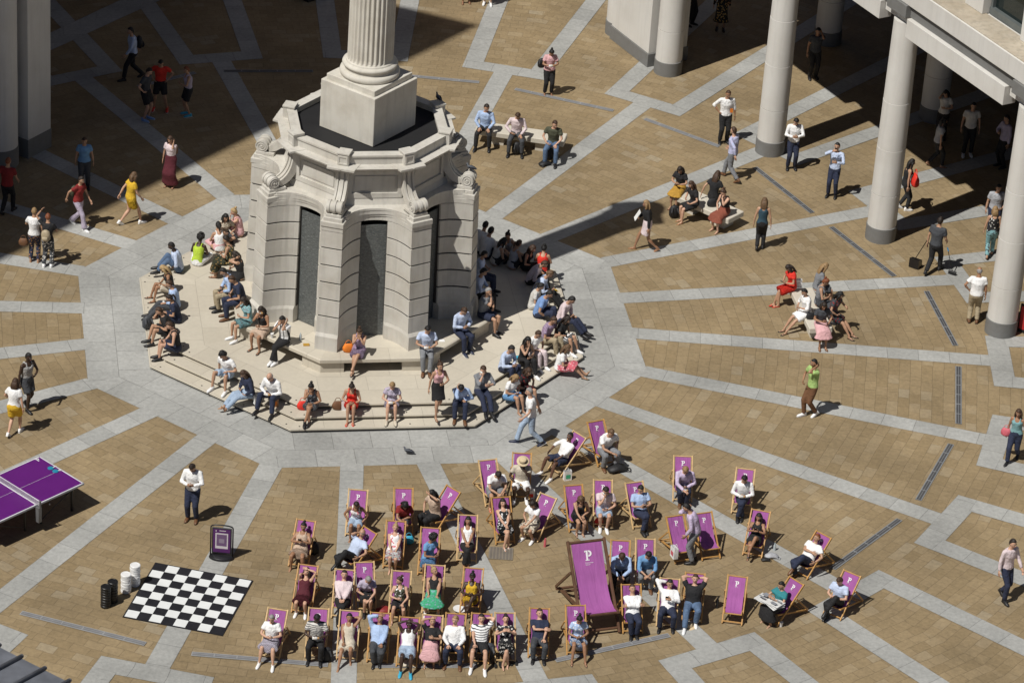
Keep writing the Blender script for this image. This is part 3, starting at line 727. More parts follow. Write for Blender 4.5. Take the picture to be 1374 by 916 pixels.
def foot_skin(mb,M):
    t=MB(); t.tube([(0,-.06,-.05),(0,-.02,-.045),(0,.05,-.05),(0,.11,-.06),(0,.165,-.068)],[(.022,.022),(.032,.038),(.034,.03),(.04,.02),(.02,.01)],(1,0,0),8)
    t.tube([(0,-.03,-.05),(0,-.01,.05)],[.032,.036],None,8)
    mb.add([M@V(v) for v in t.v],t.f)

def ik(a,t,l1,l2,pole):
    d=t-a; L0=d.length; mx=(l1+l2)*.995
    if L0>mx: t=a+d*(mx/L0); d=t-a; L0=mx
    if L0<abs(l1-l2)+.02: L0=abs(l1-l2)+.02
    u=d.normalized(); x=(l1*l1-l2*l2+L0*L0)/(2*L0); h=math.sqrt(max(0,l1*l1-x*x))
    p=pole-u*pole.dot(u)
    if p.length<1e-4: p=u.orthogonal()
    return a+u*x+p.normalized()*h, t
PEOPLE=[]; PGROUP=[]
ARM={ # target in torso frame from the neck base (x outwards), palm curl, elbow pole
's':((.27,.03,-.60),.35,(.4,-.6,0)),'c':((.055,.26,-.30),.95,(.8,-.1,-.7)),'m':((.035,.155,.045),.95,(.7,.1,-.9)),'e':((.105,.03,.10),.95,(.35,.5,-1)),'h':((.21,.02,-.45),.95,(1,-.5,0)),
'b':((.07,-.09,.16),.35,(1,.1,.6)),'w':((.03,.16,.20),.35,(1,.3,.3)),'u':((.06,.30,.16),.95,(.9,.2,-.5)),'x':((-.13,.16,-.27),.35,(.8,.3,-.4)),'f':((.22,.26,-.50),.35,(.3,-.8,0)),'k':((.24,-.24,-.52),.35,(.3,-.8,0)),
'r':((.36,.16,-.46),.35,(.7,-.5,0)),'p':((.30,-.22,-.50),.35,(.4,-.8,0)),'o':((.10,.34,-.18),.95,(.8,-.1,-.7)),'a':((.22,.05,.36),.35,(1,.1,.3)),'y':((.16,.22,-.42),.95,(.8,-.3,-.4))}
def person(pose,pos,face,sex,sk,hair,top,bot,shoes,arms,label,o='',chair=None,group=None):
    """pos: where the feet (standing) or the seat (sitting) are"""
    rnd=random.Random(hash(label)%9973 if False else sum(ord(c)*(i+3) for i,c in enumerate(label)))
    opts=dict(kv.split('=') if '=' in kv else (kv,'1') for kv in o.split()) if o else {}
    male=sex=='m'; S=float(opts.get('s',1.0))*(1.0 if male else .94)*rnd.uniform(.975,1.02)
    fat=float(opts.get('w',rnd.uniform(.95,1.07)))*S
    rz=facing(face) if chair is None else face
    seat=float(opts.get('h',0)); jit=lambda a:rnd.uniform(-a,a)
    lean=float(opts.get('lean',{'stand':2,'walk':5,'bench':10,'step':16,'floor':18,'deck':-40,'deckf':24}[pose]))+jit(3)
    hp=float(opts.get('hp',{'stand':8,'walk':3,'bench':18,'step':20,'floor':12,'deck':14,'deckf':22}[pose]))+jit(4)
    hy=float(opts.get('hy',0))+jit(6); tw=float(opts.get('tw',0))
    legs=opts.get('l','')
    # pelvis and feet
    if pose=='stand':
        P=V((0,0,.93*S)); F=[V((.11*S,jit(.05),.085*S)),V((-.11*S,jit(.05),.085*S))]; kp=V((0,1,.0)); 
        if legs=='w': F=[V((.2,0,.085)),V((-.2,0,.085))]
    elif pose=='walk':
        st=float(opts.get('st',.30))*S; P=V((0,0,(.945-.15*st)*S)); F=[V((.08,st,.085*S)),V((-.08,-st,.13*S))]; kp=V((0,1,0))
        if 'sw' in opts: F=[V((.08,-st,.13*S)),V((-.08,st,.085*S))]
    elif pose in('bench','step'):
        P=V((0,0,.11*S)); dr=float(opts.get('d',.44 if pose=='bench' else .24)); fw=float(opts.get('fw',.42 if pose=='bench' else .50))*S; sp=float(opts.get('sp',.10+jit(.03)))
        F=[V((sp,fw+jit(.05),-dr+.085*S)),V((-sp,fw+jit(.05),-dr+.085*S))]; kp=V((0,.6,1))
        if legs=='x': F=[V((.10,fw,-dr+.085*S)),V((.12,fw+.22,-dr+.24*S))]; 
        if legs=='a': F=[V((-.04,fw+.03,-dr+.085*S)),V((.06,fw+.1,-dr+.11*S))]
        if legs=='s': F=[V((.08,fw+.22,-dr+.085*S)),V((-.08,fw+.25,-dr+.085*S))]
    elif pose=='floor':
        P=V((0,0,.11*S)); F=[V((.12,.56*S,.085*S)),V((-.12,.60*S,.085*S))]; kp=V((0,.3,1))
        if legs=='s': F=[V((.08,.83*S,.07)),V((-.08,.83*S,.07))]
        if legs=='c': F=[V((-.16,.34,.07)),V((.16,.30,.07))]; kp=V((0,.5,.3))
        if legs=='k': F=[V((.38,.10,.07)),V((.30,-.02,.07))]; kp=V((0,1,.1))
    else:
        S*=.95 if pose=='deck' else 1.; P=V((0,.07,.085*S)); dr=.30; fw=float(opts.get('fw',.41))*S; sp=float(opts.get('sp',.11+jit(.05)))
        F=[V((sp,fw+jit(.06),-dr+.085*S)),V((-sp,fw+jit(.06),-dr+.085*S))]; kp=V((0,.6,1))
        if legs=='x': F=[V((.07,fw,-dr+.085*S)),V((.05,fw+.16,.02))]
        if legs=='a': F=[V((-.05,fw+.05,-dr+.085*S)),V((.07,fw+.12,-dr+.10*S))]
        if legs=='s': F=[V((sp+.04,fw+.2,-dr+.085*S)),V((-sp-.04,fw+.24,-dr+.085*S))]
        if legs=='one': F=[V((.16,fw+.3,-dr+.085*S)),V((-.1,fw,-dr+.085*S))]
        if pose=='deckf': P=V((0,.10,.12*S))
    RT=Matrix.Rotation(rad(tw),3,'Z')@Matrix.Rotation(-rad(lean),3,'X')    # torso frame: lean forwards (+y)
    pl=lean*(.35 if lean>0 else .8); RP=Matrix.Rotation(-rad(pl),3,'X')
    up=RT@V((0,0,1)); fwd=RT@V((0,1,0)); xr=RT@V((1,0,0))
    waist=P+RP@V((0,0,.17*S)); tl=.9 if pose=='deck' else 1.; chest=waist+RT@V((0,0,.19*S*tl)); shc=chest+RT@V((0,.005,.13*S*tl)); neck=shc+RT@V((0,.005,.06*S))
    sw=(.185 if male else .158)*S
    RH=Matrix.Rotation(rad(tw+hy),3,'Z')@Matrix.Rotation(-rad((lean*.45 if lean>0 else lean*.75)+hp),3,'X')
    headc=neck+(RT@V((0,.0,.055))+RH@V((0,.02,.105)))*S
    nb=MB(); hipw=(.165 if male else .178)*fat; ww=(.145 if male else .122)*fat; cw=(.172 if male else .150)*fat
    def torso(mb,g,lo=-.09,hi=1,n=12):
        pts=[P+RP@V((0,0,lo*S)),P,waist,chest,shc]; rs=[(hipw*.80+g,.10*fat+g),(hipw+g,.122*fat+g),(ww+g,.100*fat+g),(cw+g,.122*fat+g),(sw*.93+g,.095*fat+g)]
        if hi==1: pts+=[shc+RT@V((0,0,.035*S)),shc+RT@V((0,0,.05*S))]; rs+=[(sw*.62+g,.07*fat+g),(.05,.045)]
        if hi==2: pts=pts[:-1]+[shc+RT@V((0,0,-.045*S))]; rs=rs[:-1]+[(cw*.98+g,.112*fat+g)]
        mb.tube(pts,rs,xr,n)
    torso(nb,0)
    if not male:
        for s_ in(-1,1): nb.ball(chest+RT@V((s_*.065,.085,.03))*S,.062*S,8)
    nb.tube([shc+RT@V((0,0,.0)),neck,neck+(headc-neck)*.6],[.062*S,.054*S,.055*S],xr,10)
    nb.ball(headc-RH@V((0,.0,-.005)),(.062*S,.078*S,.098*S),10,0,RH)
    # legs
    hj=[];kn=[];an=[]; knee=[]
    for s_,f in zip((1,-1),F):
        h=P+V((s_*.088*fat,0,-.01)); 
        kpole=kp.copy()
        if pose in('bench','step','deck','deckf','floor') : kpole=kpole+V((s_*(.25 if legs=='c' else .10 if male else .0)*(4 if legs=='c' else 1),0,0))
        k,t=ik(h,f,.445*S,.43*S,kpole); hj.append(h);kn.append(k);an.append(t)
        nb.tube([h+V((0,0,.02)),h.lerp(k,.35),h.lerp(k,.8),k,k.lerp(t,.3),k.lerp(t,.75),t],[.088*fat,.080*fat,.058*fat,.054*S,.056*fat,.038*S,.034*S],None,8)
    # arms
    aj=[];el=[];wr=[];hc=[]
    for i,(s_,code) in enumerate(zip((1,-1),arms)):
        sh=shc+RT@V((s_*sw,0,.0))
        if code=='l' or code=='n':
            k=kn[i]; t=hj[i].lerp(k,.62 if code=='l' else .86)+V((-s_*.03,.0,.105*S)); curl=.35; pole=RT@V((s_*.9,-.3,-.3))
            if code=='n': t=kn[i].lerp(kn[1-i],.40)+V((0,.10,.10)); curl=.95
        else:
            tx,curl,pl_=ARM[code]; t=neck+RT@(V((s_*tx[0],tx[1],tx[2]))*S+V((jit(.015),jit(.015),jit(.015)))); pole=RT@V((s_*pl_[0],pl_[1],pl_[2]))
        e,t=ik(sh,t,.285*S,.255*S,pole); aj.append(sh);el.append(e);wr.append(t);hc.append(curl)
        nb.tube([sh+RT@V((-s_*.05,0,-.0)),sh,sh.lerp(e,.4),e,e.lerp(t,.3),t],[.045*fat,.050*fat,.043*fat,.036*S,.037*fat,.025*S],None,8)
    # foot frames
    FM=[]
    for i in range(2):
        shin=(an[i]-kn[i]).normalized(); fd=V((0,1,0)) if pose in('stand','walk','bench','step','deckf') else V((0,1,0))
        fd=V((0.12*(1,-1)[i],1,0)).normalized()
        if shin.y>.75 : fd=V((0,.45,.9)).normalized()      # legs stretched: toes up
        elif an[i].z-.085*S> (-float(opts.get('d',.3))+.1 if pose!='walk' else .03)+ .02 and pose in('bench','deck') and i==1 and legs in('x',): fd=V((0,.9,-.35)).normalized()
        if pose=='walk' and an[i].z>.1*S and (an[i].y<0): fd=V((0,.85,-.5)).normalized()
        x=fd.cross(V((0,0,1))).normalized() if abs(fd.z)<.95 else V((1,0,0)); u=x.cross(fd)
        Mx=Matrix((x,fd,u)).transposed().to_4x4(); Mx=Matrix.Translation(an[i])@Mx@Matrix.Scale(S,4); FM.append(Mx)
    bare=shoes in('bare',) or shoes.startswith('sandal')
    if bare:
        for i in range(2): foot_skin(nb,FM[i])
    me=nb.mesh('person_body')
    root=obj('person',me); tag(root,label,'person',None,None)
    root.location=pos; root.rotation_euler=(0,0,rz)
    md=root.modifiers.new('r','REMESH'); md.mode='VOXEL'; md.voxel_size=.024; md.use_smooth_shade=True
    rec=dict(o=o,arms=arms,root=root,skin=skin(sk),head=(headc,RH,S),hands=[],S=S)
    for i,s_ in enumerate((1,-1)):
        d=(wr[i]-el[i]).normalized(); code=arms[i]
        pn={'s':V((-s_,0,0)),'f':V((-s_,0,0)),'k':V((-s_,0,0)),'l':V((0,0,-1)),'n':V((0,0,-1)),'p':V((0,-.3,-1)),'b':RT@V((0,1,0)),'w':RT@V((0,-1,-.2)),'m':RT@V((0,-1,.1)),'e':RT@V((-s_,0,0)),'x':RT@V((0,-1,0)),'h':RT@V((-s_,0,0))}.get(code,RT@V((-s_,-.3,.3)))
        if code=='s' or code in 'fk': dd=d
        elif code=='x': dd=RT@V((-s_,.1,0))
        elif code=='l': dd=(kn[i]-hj[i]).normalized()
        else: dd=(d+ (RT@V((-s_*.5,.1,.2)) if code in'cnoy' else V((0,0,0)))).normalized()
        z=-(pn-dd*pn.dot(dd)).normalized(); x=dd.cross(z)
        # thumb on -x side must point to the body/forward: mirror for the left hand
        M3=Matrix((x,dd,z)).transposed()
        rec['hands'].append((wr[i],M3,S*(1 if male else .92),hc[i],s_))
    PEOPLE.append(rec)
    # ---- clothes
    def garment(name,mb,spec,vox=.026):
        q=obj(name,mb.mesh(name,[cloth(spec)]),root); r=q.modifiers.new('r','REMESH'); r.mode='VOXEL'; r.voxel_size=vox; r.use_smooth_shade=True
        s=q.modifiers.new('s','CORRECTIVE_SMOOTH') if False else None
        return q
    tk,tc_=top.split('/',1); bk_,bc=bot.split('/',1)
    def sleeves(mb,frac,g=.016):
        for i,s_ in enumerate((1,-1)):
            sh,e,t=aj[i],el[i],wr[i]
            if frac<=1:
                q=sh.lerp(e,frac); mb.tube([sh+RT@V((-s_*.07,0,0)),sh+RT@V((0,0,.004)),sh.lerp(e,frac*.5),q],[.05*fat+g,.05*fat+g*.8,.049*fat+g,.048*fat+g*1.2],None,9)
            else:
                q=e.lerp(t,frac-1); mb.tube([sh+RT@V((-s_*.07,0,0)),sh,sh.lerp(e,.5),e,e.lerp(q,.5),q],[.05*fat+g,.05*fat+g*.7,.045*fat+g*.8,.040*fat+g*.9,.038*fat+g*.8,.030*S+g*.6],None,9)
    def elbows(mb,g):
        for e in el: mb.ball(e,.043*fat+g,10)
    def skirt(mb,frac,flare=.03,g=.02):
        """cloth from the waist over both thighs to a fraction of the leg"""
        kc=(kn[0]+kn[1])/2; ac=(an[0]+an[1])/2; kx=abs(kn[0].x-kn[1].x)/2; hc_=(hj[0]+hj[1])/2
        pts=[waist+RP@V((0,0,.02)),P+RP@V((0,0,.03)),hc_.lerp(kc,.3)];rs=[(ww+g,.10*fat+g),(hipw+g,.125*fat+g),(hipw*.98+g,.11*fat+g)]
        f=min(frac,1); pts.append(hc_.lerp(kc,f)); rs.append((max(.08,kx)+.085*fat+g*.7+flare*f,.085*fat+g+flare*f))
        if frac>1:
            ax=abs(an[0].x-an[1].x)/2; pts.append(kc.lerp(ac,(frac-1)*.5)+V((0,0,0))); rs.append((max(.09,kx)+.08*fat+g+flare*1.5,.085*fat+flare*1.5))
            pts.append(kc.lerp(ac,frac-1)); rs.append((max(.1,ax)+.08*fat+g+flare*2.4,.09*fat+flare*2.4))
        mb.tube(pts,rs,V((1,0,0)),12)
        if frac<=1 and pose!='stand' and pose!='walk':
            for i in range(2): mb.tube([hj[i],hj[i].lerp(kn[i],f)],[.10*fat+g*.6,.075*fat+g*.8+flare*.3],None,8)
    g=.015
    tm=MB(); tn={'ls':'shirt','ss':'shirt','tee':'tee_shirt','tk':'vest_top','jk':'jacket','tube':'top','d':'dress','dt':'dress','dl':'dress'}[tk]
    if tk in('ls','ss','tee','jk'):
        torso(tm,g+.006,-.10 if 'un' in opts else -.03); tm.tube([shc+RT@V((0,0,.02)),neck+RT@V((0,0,-.015*S))],[.085*S,.068*S],xr,10)
        if not male: 
            for s_ in(-1,1): tm.ball(chest+RT@V((s_*.062,.082,.03))*S,.072*S,8)
        if tk in('ls','jk') : elbows(tm,g*.7)
        sleeves(tm,{'ls':1.93,'ss':.62,'tee':.58,'jk':1.9}[tk] if 'ru' not in opts else 1.35,g)
    elif tk=='tk' or tk=='tube':
        torso(tm,g,-.05,2); 
        if not male:
            for s_ in(-1,1): tm.ball(chest+RT@V((s_*.065,.085,.03))*S,.072*S,8)
        if tk=='tk':
            for s_ in(-1,1): tm.tube([chest+RT@V((s_*.08,.095,.06))*S,shc+RT@V((s_*.085,.05,.055))*S,shc+RT@V((s_*.085,-.05,.055))*S,chest+RT@V((s_*.08,-.10,.05))*S],[.028]*4,None,6)
    else: # dresses
        torso(tm,g,-.05,2)
        for s_ in(-1,1): tm.ball(chest+RT@V((s_*.065,.085,.03))*S,.073*S,8)
        if tk!='d': torso(tm,g,-.05,1); sleeves(tm,.5 if tk=='dt' else 1.8,g)
        else:
            for s_ in(-1,1): tm.tube([chest+RT@V((s_*.08,.095,.06))*S,shc+RT@V((s_*.085,.05,.055))*S,shc+RT@V((s_*.085,-.05,.055))*S,chest+RT@V((s_*.08,-.10,.05))*S],[.026]*4,None,6)
        skirt(tm,float(opts.get('sk',.85)))
    garment(tn,tm,tc_)
    if bk_ in('tr','sh','cr'):
        bm_=MB(); f={'tr':1.95,'sh':.80,'cr':1.4}[bk_]; gg=.014 if bk_!='sh' else .022
        bm_.tube([P+RP@V((0,0,-.10*S)),P,waist+RP@V((0,0,-.05*S))],[(hipw*.85+gg,.105*fat+gg),(hipw+gg,.125*fat+gg),(ww+gg+.008,.108*fat+gg)],V((1,0,0)),12)
        for i in range(2):
            h,k,t=hj[i],kn[i],an[i]
            if f<1: bm_.tube([h+V((0,0,.02)),h.lerp(k,f*.5),h.lerp(k,f)],[.092*fat+gg,.085*fat+gg,.074*fat+gg*1.3],None,9)
            else: bm_.tube([h+V((0,0,.02)),h.lerp(k,.4),h.lerp(k,.85),k,k.lerp(t,.4),k.lerp(t,f-1)],[.092*fat+gg,.084*fat+gg,.066*fat+gg,.064*fat+gg,.058*fat+gg,.050*fat+gg+float(opts.get('fl',0))],None,9)
        if f>1:
            for i in range(2): bm_.ball(kn[i],.074*fat,10)
        garment({'tr':'trousers','sh':'shorts','cr':'trousers'}[bk_],bm_,bc)
    elif bk_=='sk':
        bm_=MB(); skirt(bm_,float(opts.get('sk',.9))); garment('skirt',bm_,bc)
    hs,hcn=hair.split(':')[:2]; hx=hair.split(':')[2:]
    mats=[hairm(hcn)]
    if hs=='hat': mats+= [plain('straw',(.62,.50,.32),.8,0,.2,60.),plain('hat_band',(.03,.03,.03),.8)]
    hm=obj('hair',hair_data(hs,mats),root); hm.matrix_local=Matrix.Translation(headc)@(RH.to_4x4())@Matrix.Scale(S,4)
    if 'sg' in opts:
        q=obj('sunglasses',glass_mesh(),root); q.matrix_local=hm.matrix_local.copy()
    if 'beard' in opts:
        if 'beard' not in HAIR:
            b2=MB(); b2.ball((0,.045,-.072),(.058,.048,.042),12); HAIR['beard']=b2.mesh('beard',[hairm('dark')],smooth=True)
        q=obj('beard',HAIR['beard'],root); q.matrix_local=hm.matrix_local.copy()
    if not shoes=='bare':
        kd='sandal' if shoes.startswith('sandal') else 's'; cn_=shoes.split('_')[-1]
        ms=[plain('leather_'+cn_,CL[cn_],.45),plain('sole_'+('white' if cn_ in('white','navy','blue','cyan','red','grey') else 'dark'),(.7,.7,.7) if cn_ in('white','navy','blue','cyan','red','grey') else (.03,.025,.02),.7)]
        for i in range(2): q=obj('shoe',shoe_mesh(kd,ms),root); q.matrix_local=FM[i]
    rec.update(wr=wr,kn=kn,hj=hj,headc=headc,RT=RT,an=an)
    bpy_W=Matrix.Translation(pos)@Matrix.Rotation(rz,4,'Z'); rec['W']=bpy_W
    return rec
def finish_people():
    dg=bpy.context.evaluated_depsgraph_get()
    dark=plain('eye_dark',(.015,.01,.01),.3); lip=plain('lips',(.42,.14,.12),.5); wh=plain('eye_white',(.7,.68,.65),.4)
    for r in PEOPLE:
        o=r['root']; ev=o.evaluated_get(dg); me=bpy.data.meshes.new_from_object(ev); 
        nv=len(me.vertices); co=np.empty(nv*3,'f'); me.vertices.foreach_get('co',co)
        npg=len(me.polygons); ls=np.empty(npg,'i'); lt=np.empty(npg,'i'); me.polygons.foreach_get('loop_start',ls); me.polygons.foreach_get('loop_total',lt)
        li=np.empty(len(me.loops),'i'); me.loops.foreach_get('vertex_index',li)
        vs=[tuple(x) for x in co.reshape(-1,3).tolist()]; li=li.tolist(); fs=[tuple(li[a:a+b]) for a,b in zip(ls.tolist(),lt.tolist())]
        mb=MB(); mb.v=vs; mb.f=fs; mb.mi=[0]*len(fs)
        hc,RH,S=r['head']; o0=len(mb.v); mb.v+=[tuple(hc+RH@(V(v)*S)) for v in HEAD.v]; mb.f+=[tuple(i+o0 for i in f) for f in HEAD.f]; mb.mi+=HEAD.mi
        for (p,M3,s,c,sd_) in r['hands']:
            H=HANDS[c]; vv=[V(v) for v in H.v]
            # right hand: thumb on -x; the body-side flip for the left hand
            if sd_<0: vv=[V((-v.x,v.y,v.z)) for v in vv]
            o0=len(mb.v); mb.v+=[tuple(p+M3@(v*s)) for v in vv]
            mb.f+=[tuple(i+o0 for i in (f if sd_>0 else f[::-1])) for f in H.f]; mb.mi+=[0]*len(H.f)
        o.modifiers.clear(); old=o.data; o.data=mb.mesh('person_body',[r['skin'],dark,lip,wh],smooth=True)
        bpy.data.meshes.remove(me); bpy.data.meshes.remove(old)
# ================================================================ deckchairs
purp=plain('sling_purple',(.34,.095,.32),.8,0,.10,5.,0,60.)
_nt=purp.node_tree; _oi=N(_nt,'ShaderNodeObjectInfo'); _b=_nt.nodes['Principled BSDF']; _r=_nt.nodes['Color Ramp']
_k=ramp(_nt,_oi.outputs['Random'],[(0,(.86,.86,.88)),(1,(1.12,1.14,1.1))]); L(_nt,mix(_nt,1.,_r.outputs[0],_k.outputs[0],'MULTIPLY'),_b.inputs['Base Color'])
_tc=N(_nt,'ShaderNodeTexCoord'); _mp=N(_nt,'ShaderNodeMapping'); _mp.inputs['Scale'].default_value=(14,2.,2.); L(_nt,_tc.outputs['Object'],_mp.inputs[0]); _add=N(_nt,'ShaderNodeVectorMath',operation='ADD'); L(_nt,_mp.outputs[0],_add.inputs[0]); L(_nt,_oi.outputs['Random'],_add.inputs[1])
_n=N(_nt,'ShaderNodeTexNoise',i_Scale=1.,i_Detail=3.,i_Distortion=.4); L(_nt,_add.outputs[0],_n.inputs['Vector']); _bp=N(_nt,'ShaderNodeBump',i_Strength=.8,i_Distance=.03); L(_nt,_n.outputs[0],_bp.inputs['Height']); L(_nt,_bp.outputs[0],_b.inputs['Normal'])
 
wood=plain('wood_pale',(.62,.42,.20),.55,0,.2,12.); woodm=plain('wood_honey',(.50,.27,.08),.5,0,.2,12.); woodd=plain('wood_dark',(.12,.06,.033),.5,0,.3,10.)
lw=plain('logo_white',(.85,.82,.85),.7)
def logoP(mb,s,M,mi=0):
    q=[]
    def R(x0,y0,x1,y1): q.append([(x0,y0),(x1,y0),(x1,y1),(x0,y1)])
    R(-.30,0,.12,.09); R(-.20,.09,-.02,.91); R(-.34,.91,-.02,1.0); R(-.34,.82,-.27,.91)
    n=10
    for k in range(n):
        a0=-math.pi/2+math.pi*k/n; a1=a0+math.pi/n
        q.append([(.08+.13*math.cos(a0),.69+.16*math.sin(a0)),(.08+.32*math.cos(a0),.69+.31*math.sin(a0)),(.08+.32*math.cos(a1),.69+.31*math.sin(a1)),(.08+.13*math.cos(a1),.69+.16*math.sin(a1))])
    R(.02,.91,.08,1.0); R(.02,.38,.08,.53); R(.015,.44,.05,.94)
    for p in q: mb.add([M@V((x*s,y*s,0)) for x,y in p],[(0,1,2,3)],mi)
def textmesh(txt,size,M,mb,mi=0):
    cu=bpy.data.curves.new('t','FONT'); cu.body=txt; cu.size=size; o=bpy.data.objects.new('t',cu); COL.objects.link(o)
    bpy.context.view_layer.update(); me=bpy.data.meshes.new_from_object(o.evaluated_get(bpy.context.evaluated_depsgraph_get()))
    mb.add([M@v.co for v in me.vertices],[tuple(p.vertices) for p in me.polygons],mi)
    bpy.data.objects.remove(o); bpy.data.curves.remove(cu); bpy.data.meshes.remove(me)
SLP=[(-.40,.86),(-.27,.675),(-.15,.505),(-.05,.375),(.05,.30),(.15,.265),(.25,.265),(.36,.305)]
SLE=[(-.40,.86),(-.26,.68),(-.12,.51),(0,.38),(.10,.31),(.2,.285),(.28,.285),(.36,.305)]
def make_chair(wd,sl,txt=False):
    t=thing('deckchair','x','deckchair')
    for s in(-1,1):
        x=s*.236
        mb=MB(); mb.bar((x,-.425,.895),(x,.40,-.0+.02),.032,.050,(0,1,0)); obj('long_rail',mb.mesh('long_rail',[wd],bevel=.006),t)
        x=s*.206
        mb=MB(); mb.bar((x,-.66,.045),(x,.39,.322),.028,.045,(0,0,1)); obj('seat_rail',mb.mesh('seat_rail',[wd],bevel=.006),t)
        x=s*.264
        mb=MB(); mb.bar((x,-.16,.60),(x,-.64,.09),.024,.038,(0,1,0)); obj('strut',mb.mesh('strut',[wd],bevel=.005),t)
    for (y,z,w_) in ((-.405,.875,.50),(.36,.30,.42),(.36,.07,.50),(-.62,.07,.54),(-.50,.10,.42)):
        mb=MB(); mb.box((0,y,z),(w_,.030,.030)); obj('crossbar',mb.mesh('crossbar',[wd],bevel=.006),t)
    mb=MB(); n=6; W_=.196; P_=SLP if sl else SLE; m=len(P_); vs=[]
    for (y,z) in P_:
        for i in range(n+1):
            u=-1+2*i/n; sag=.018*(1-u*u) if (y>-.38 and y<.34) else 0
            vs.append((u*W_,y+.0,z+.012-sag*(1.6 if sl else .8)))
    fs=[(j*(n+1)+i,j*(n+1)+i+1,(j+1)*(n+1)+i+1,(j+1)*(n+1)+i) for j in range(m-1) for i in range(n)]
    N0=len(vs); vs2=[(x,y-.003,z-.004) for x,y,z in vs]; fs+= [tuple(k+N0 for k in f[::-1]) for f in fs]
    mb.add(vs+vs2,fs); s_=obj('sling',mb.mesh('sling',[purp],smooth=True),t)
    # the printed logo
    a,b=V((0,-.40,.86)),V((0,-.15,.505)); d=(a-b).normalized(); c=a.lerp(b,.52); nrm=V((0,-d.z,d.y)) if False else V((0,d.z,-d.y))
    M=Matrix((V((1,0,0))*-1,d,V((-1,0,0)).cross(d))).transposed().to_4x4(); M.translation=c+nrm*.012+V((0,0,.006))
    mb=MB(); logoP(mb,.125,M)
    if txt:
        for k,tx in enumerate(('Paternoster','Square')):
            M2=M.copy(); M2.translation=c+nrm*.016+V((.045,0,.006))-d*(.035+.022*k); textmesh(tx,.022,M2,mb)
    else:
        for k in range(1):
            M2=M.copy(); M2.translation=c+nrm*.014+V((.045,0,.006))-d*(.03); textmesh('Paternoster',.018,M2,mb)
    obj('logo',mb.mesh('logo',[lw]),s_)
    return t
PROTO={}
def chair(px,py,ang,label,kind='pale',sit=True,scale=1.0):
    key=(kind,sit)
    if key not in PROTO: PROTO[key]=make_chair({'pale':wood,'honey':woodm,'dark':woodd}[kind],sit,kind=='dark'); c=PROTO[key]
    else: c=copy_tree(PROTO[key])
    rz=facing(ang); top=G(px,py,.875*scale); off=Matrix.Rotation(rz,3,'Z')@V((0,-.405,0))*scale
    c.location=(top.x-off.x,top.y-off.y,0); c.rotation_euler=(0,0,rz); c.scale=(scale,)*3
    tag(c,label,'deckchair','purple deckchairs on the square' if scale==1 else None)
    return c,rz
def D(px,py,ang,kind,clabel,pz=None):
    c,rz=chair(px,py,ang,clabel,kind,pz is not None,1.0)
    if pz:
        pose,sex,sk,hair,top,bot,shoes,arms,label=pz[:9]; o=pz[9] if len(pz)>9 else ''
        y=.10 if pose=='deck' else .12; q=Matrix.Rotation(rz,3,'Z')@V((0,y,0))
        r=person(pose,(c.location.x+q.x,c.location.y+q.y,.285),rz,sex,sk,hair,top,bot,shoes,arms,label,o,chair=c)
        return c,r
    return c,None
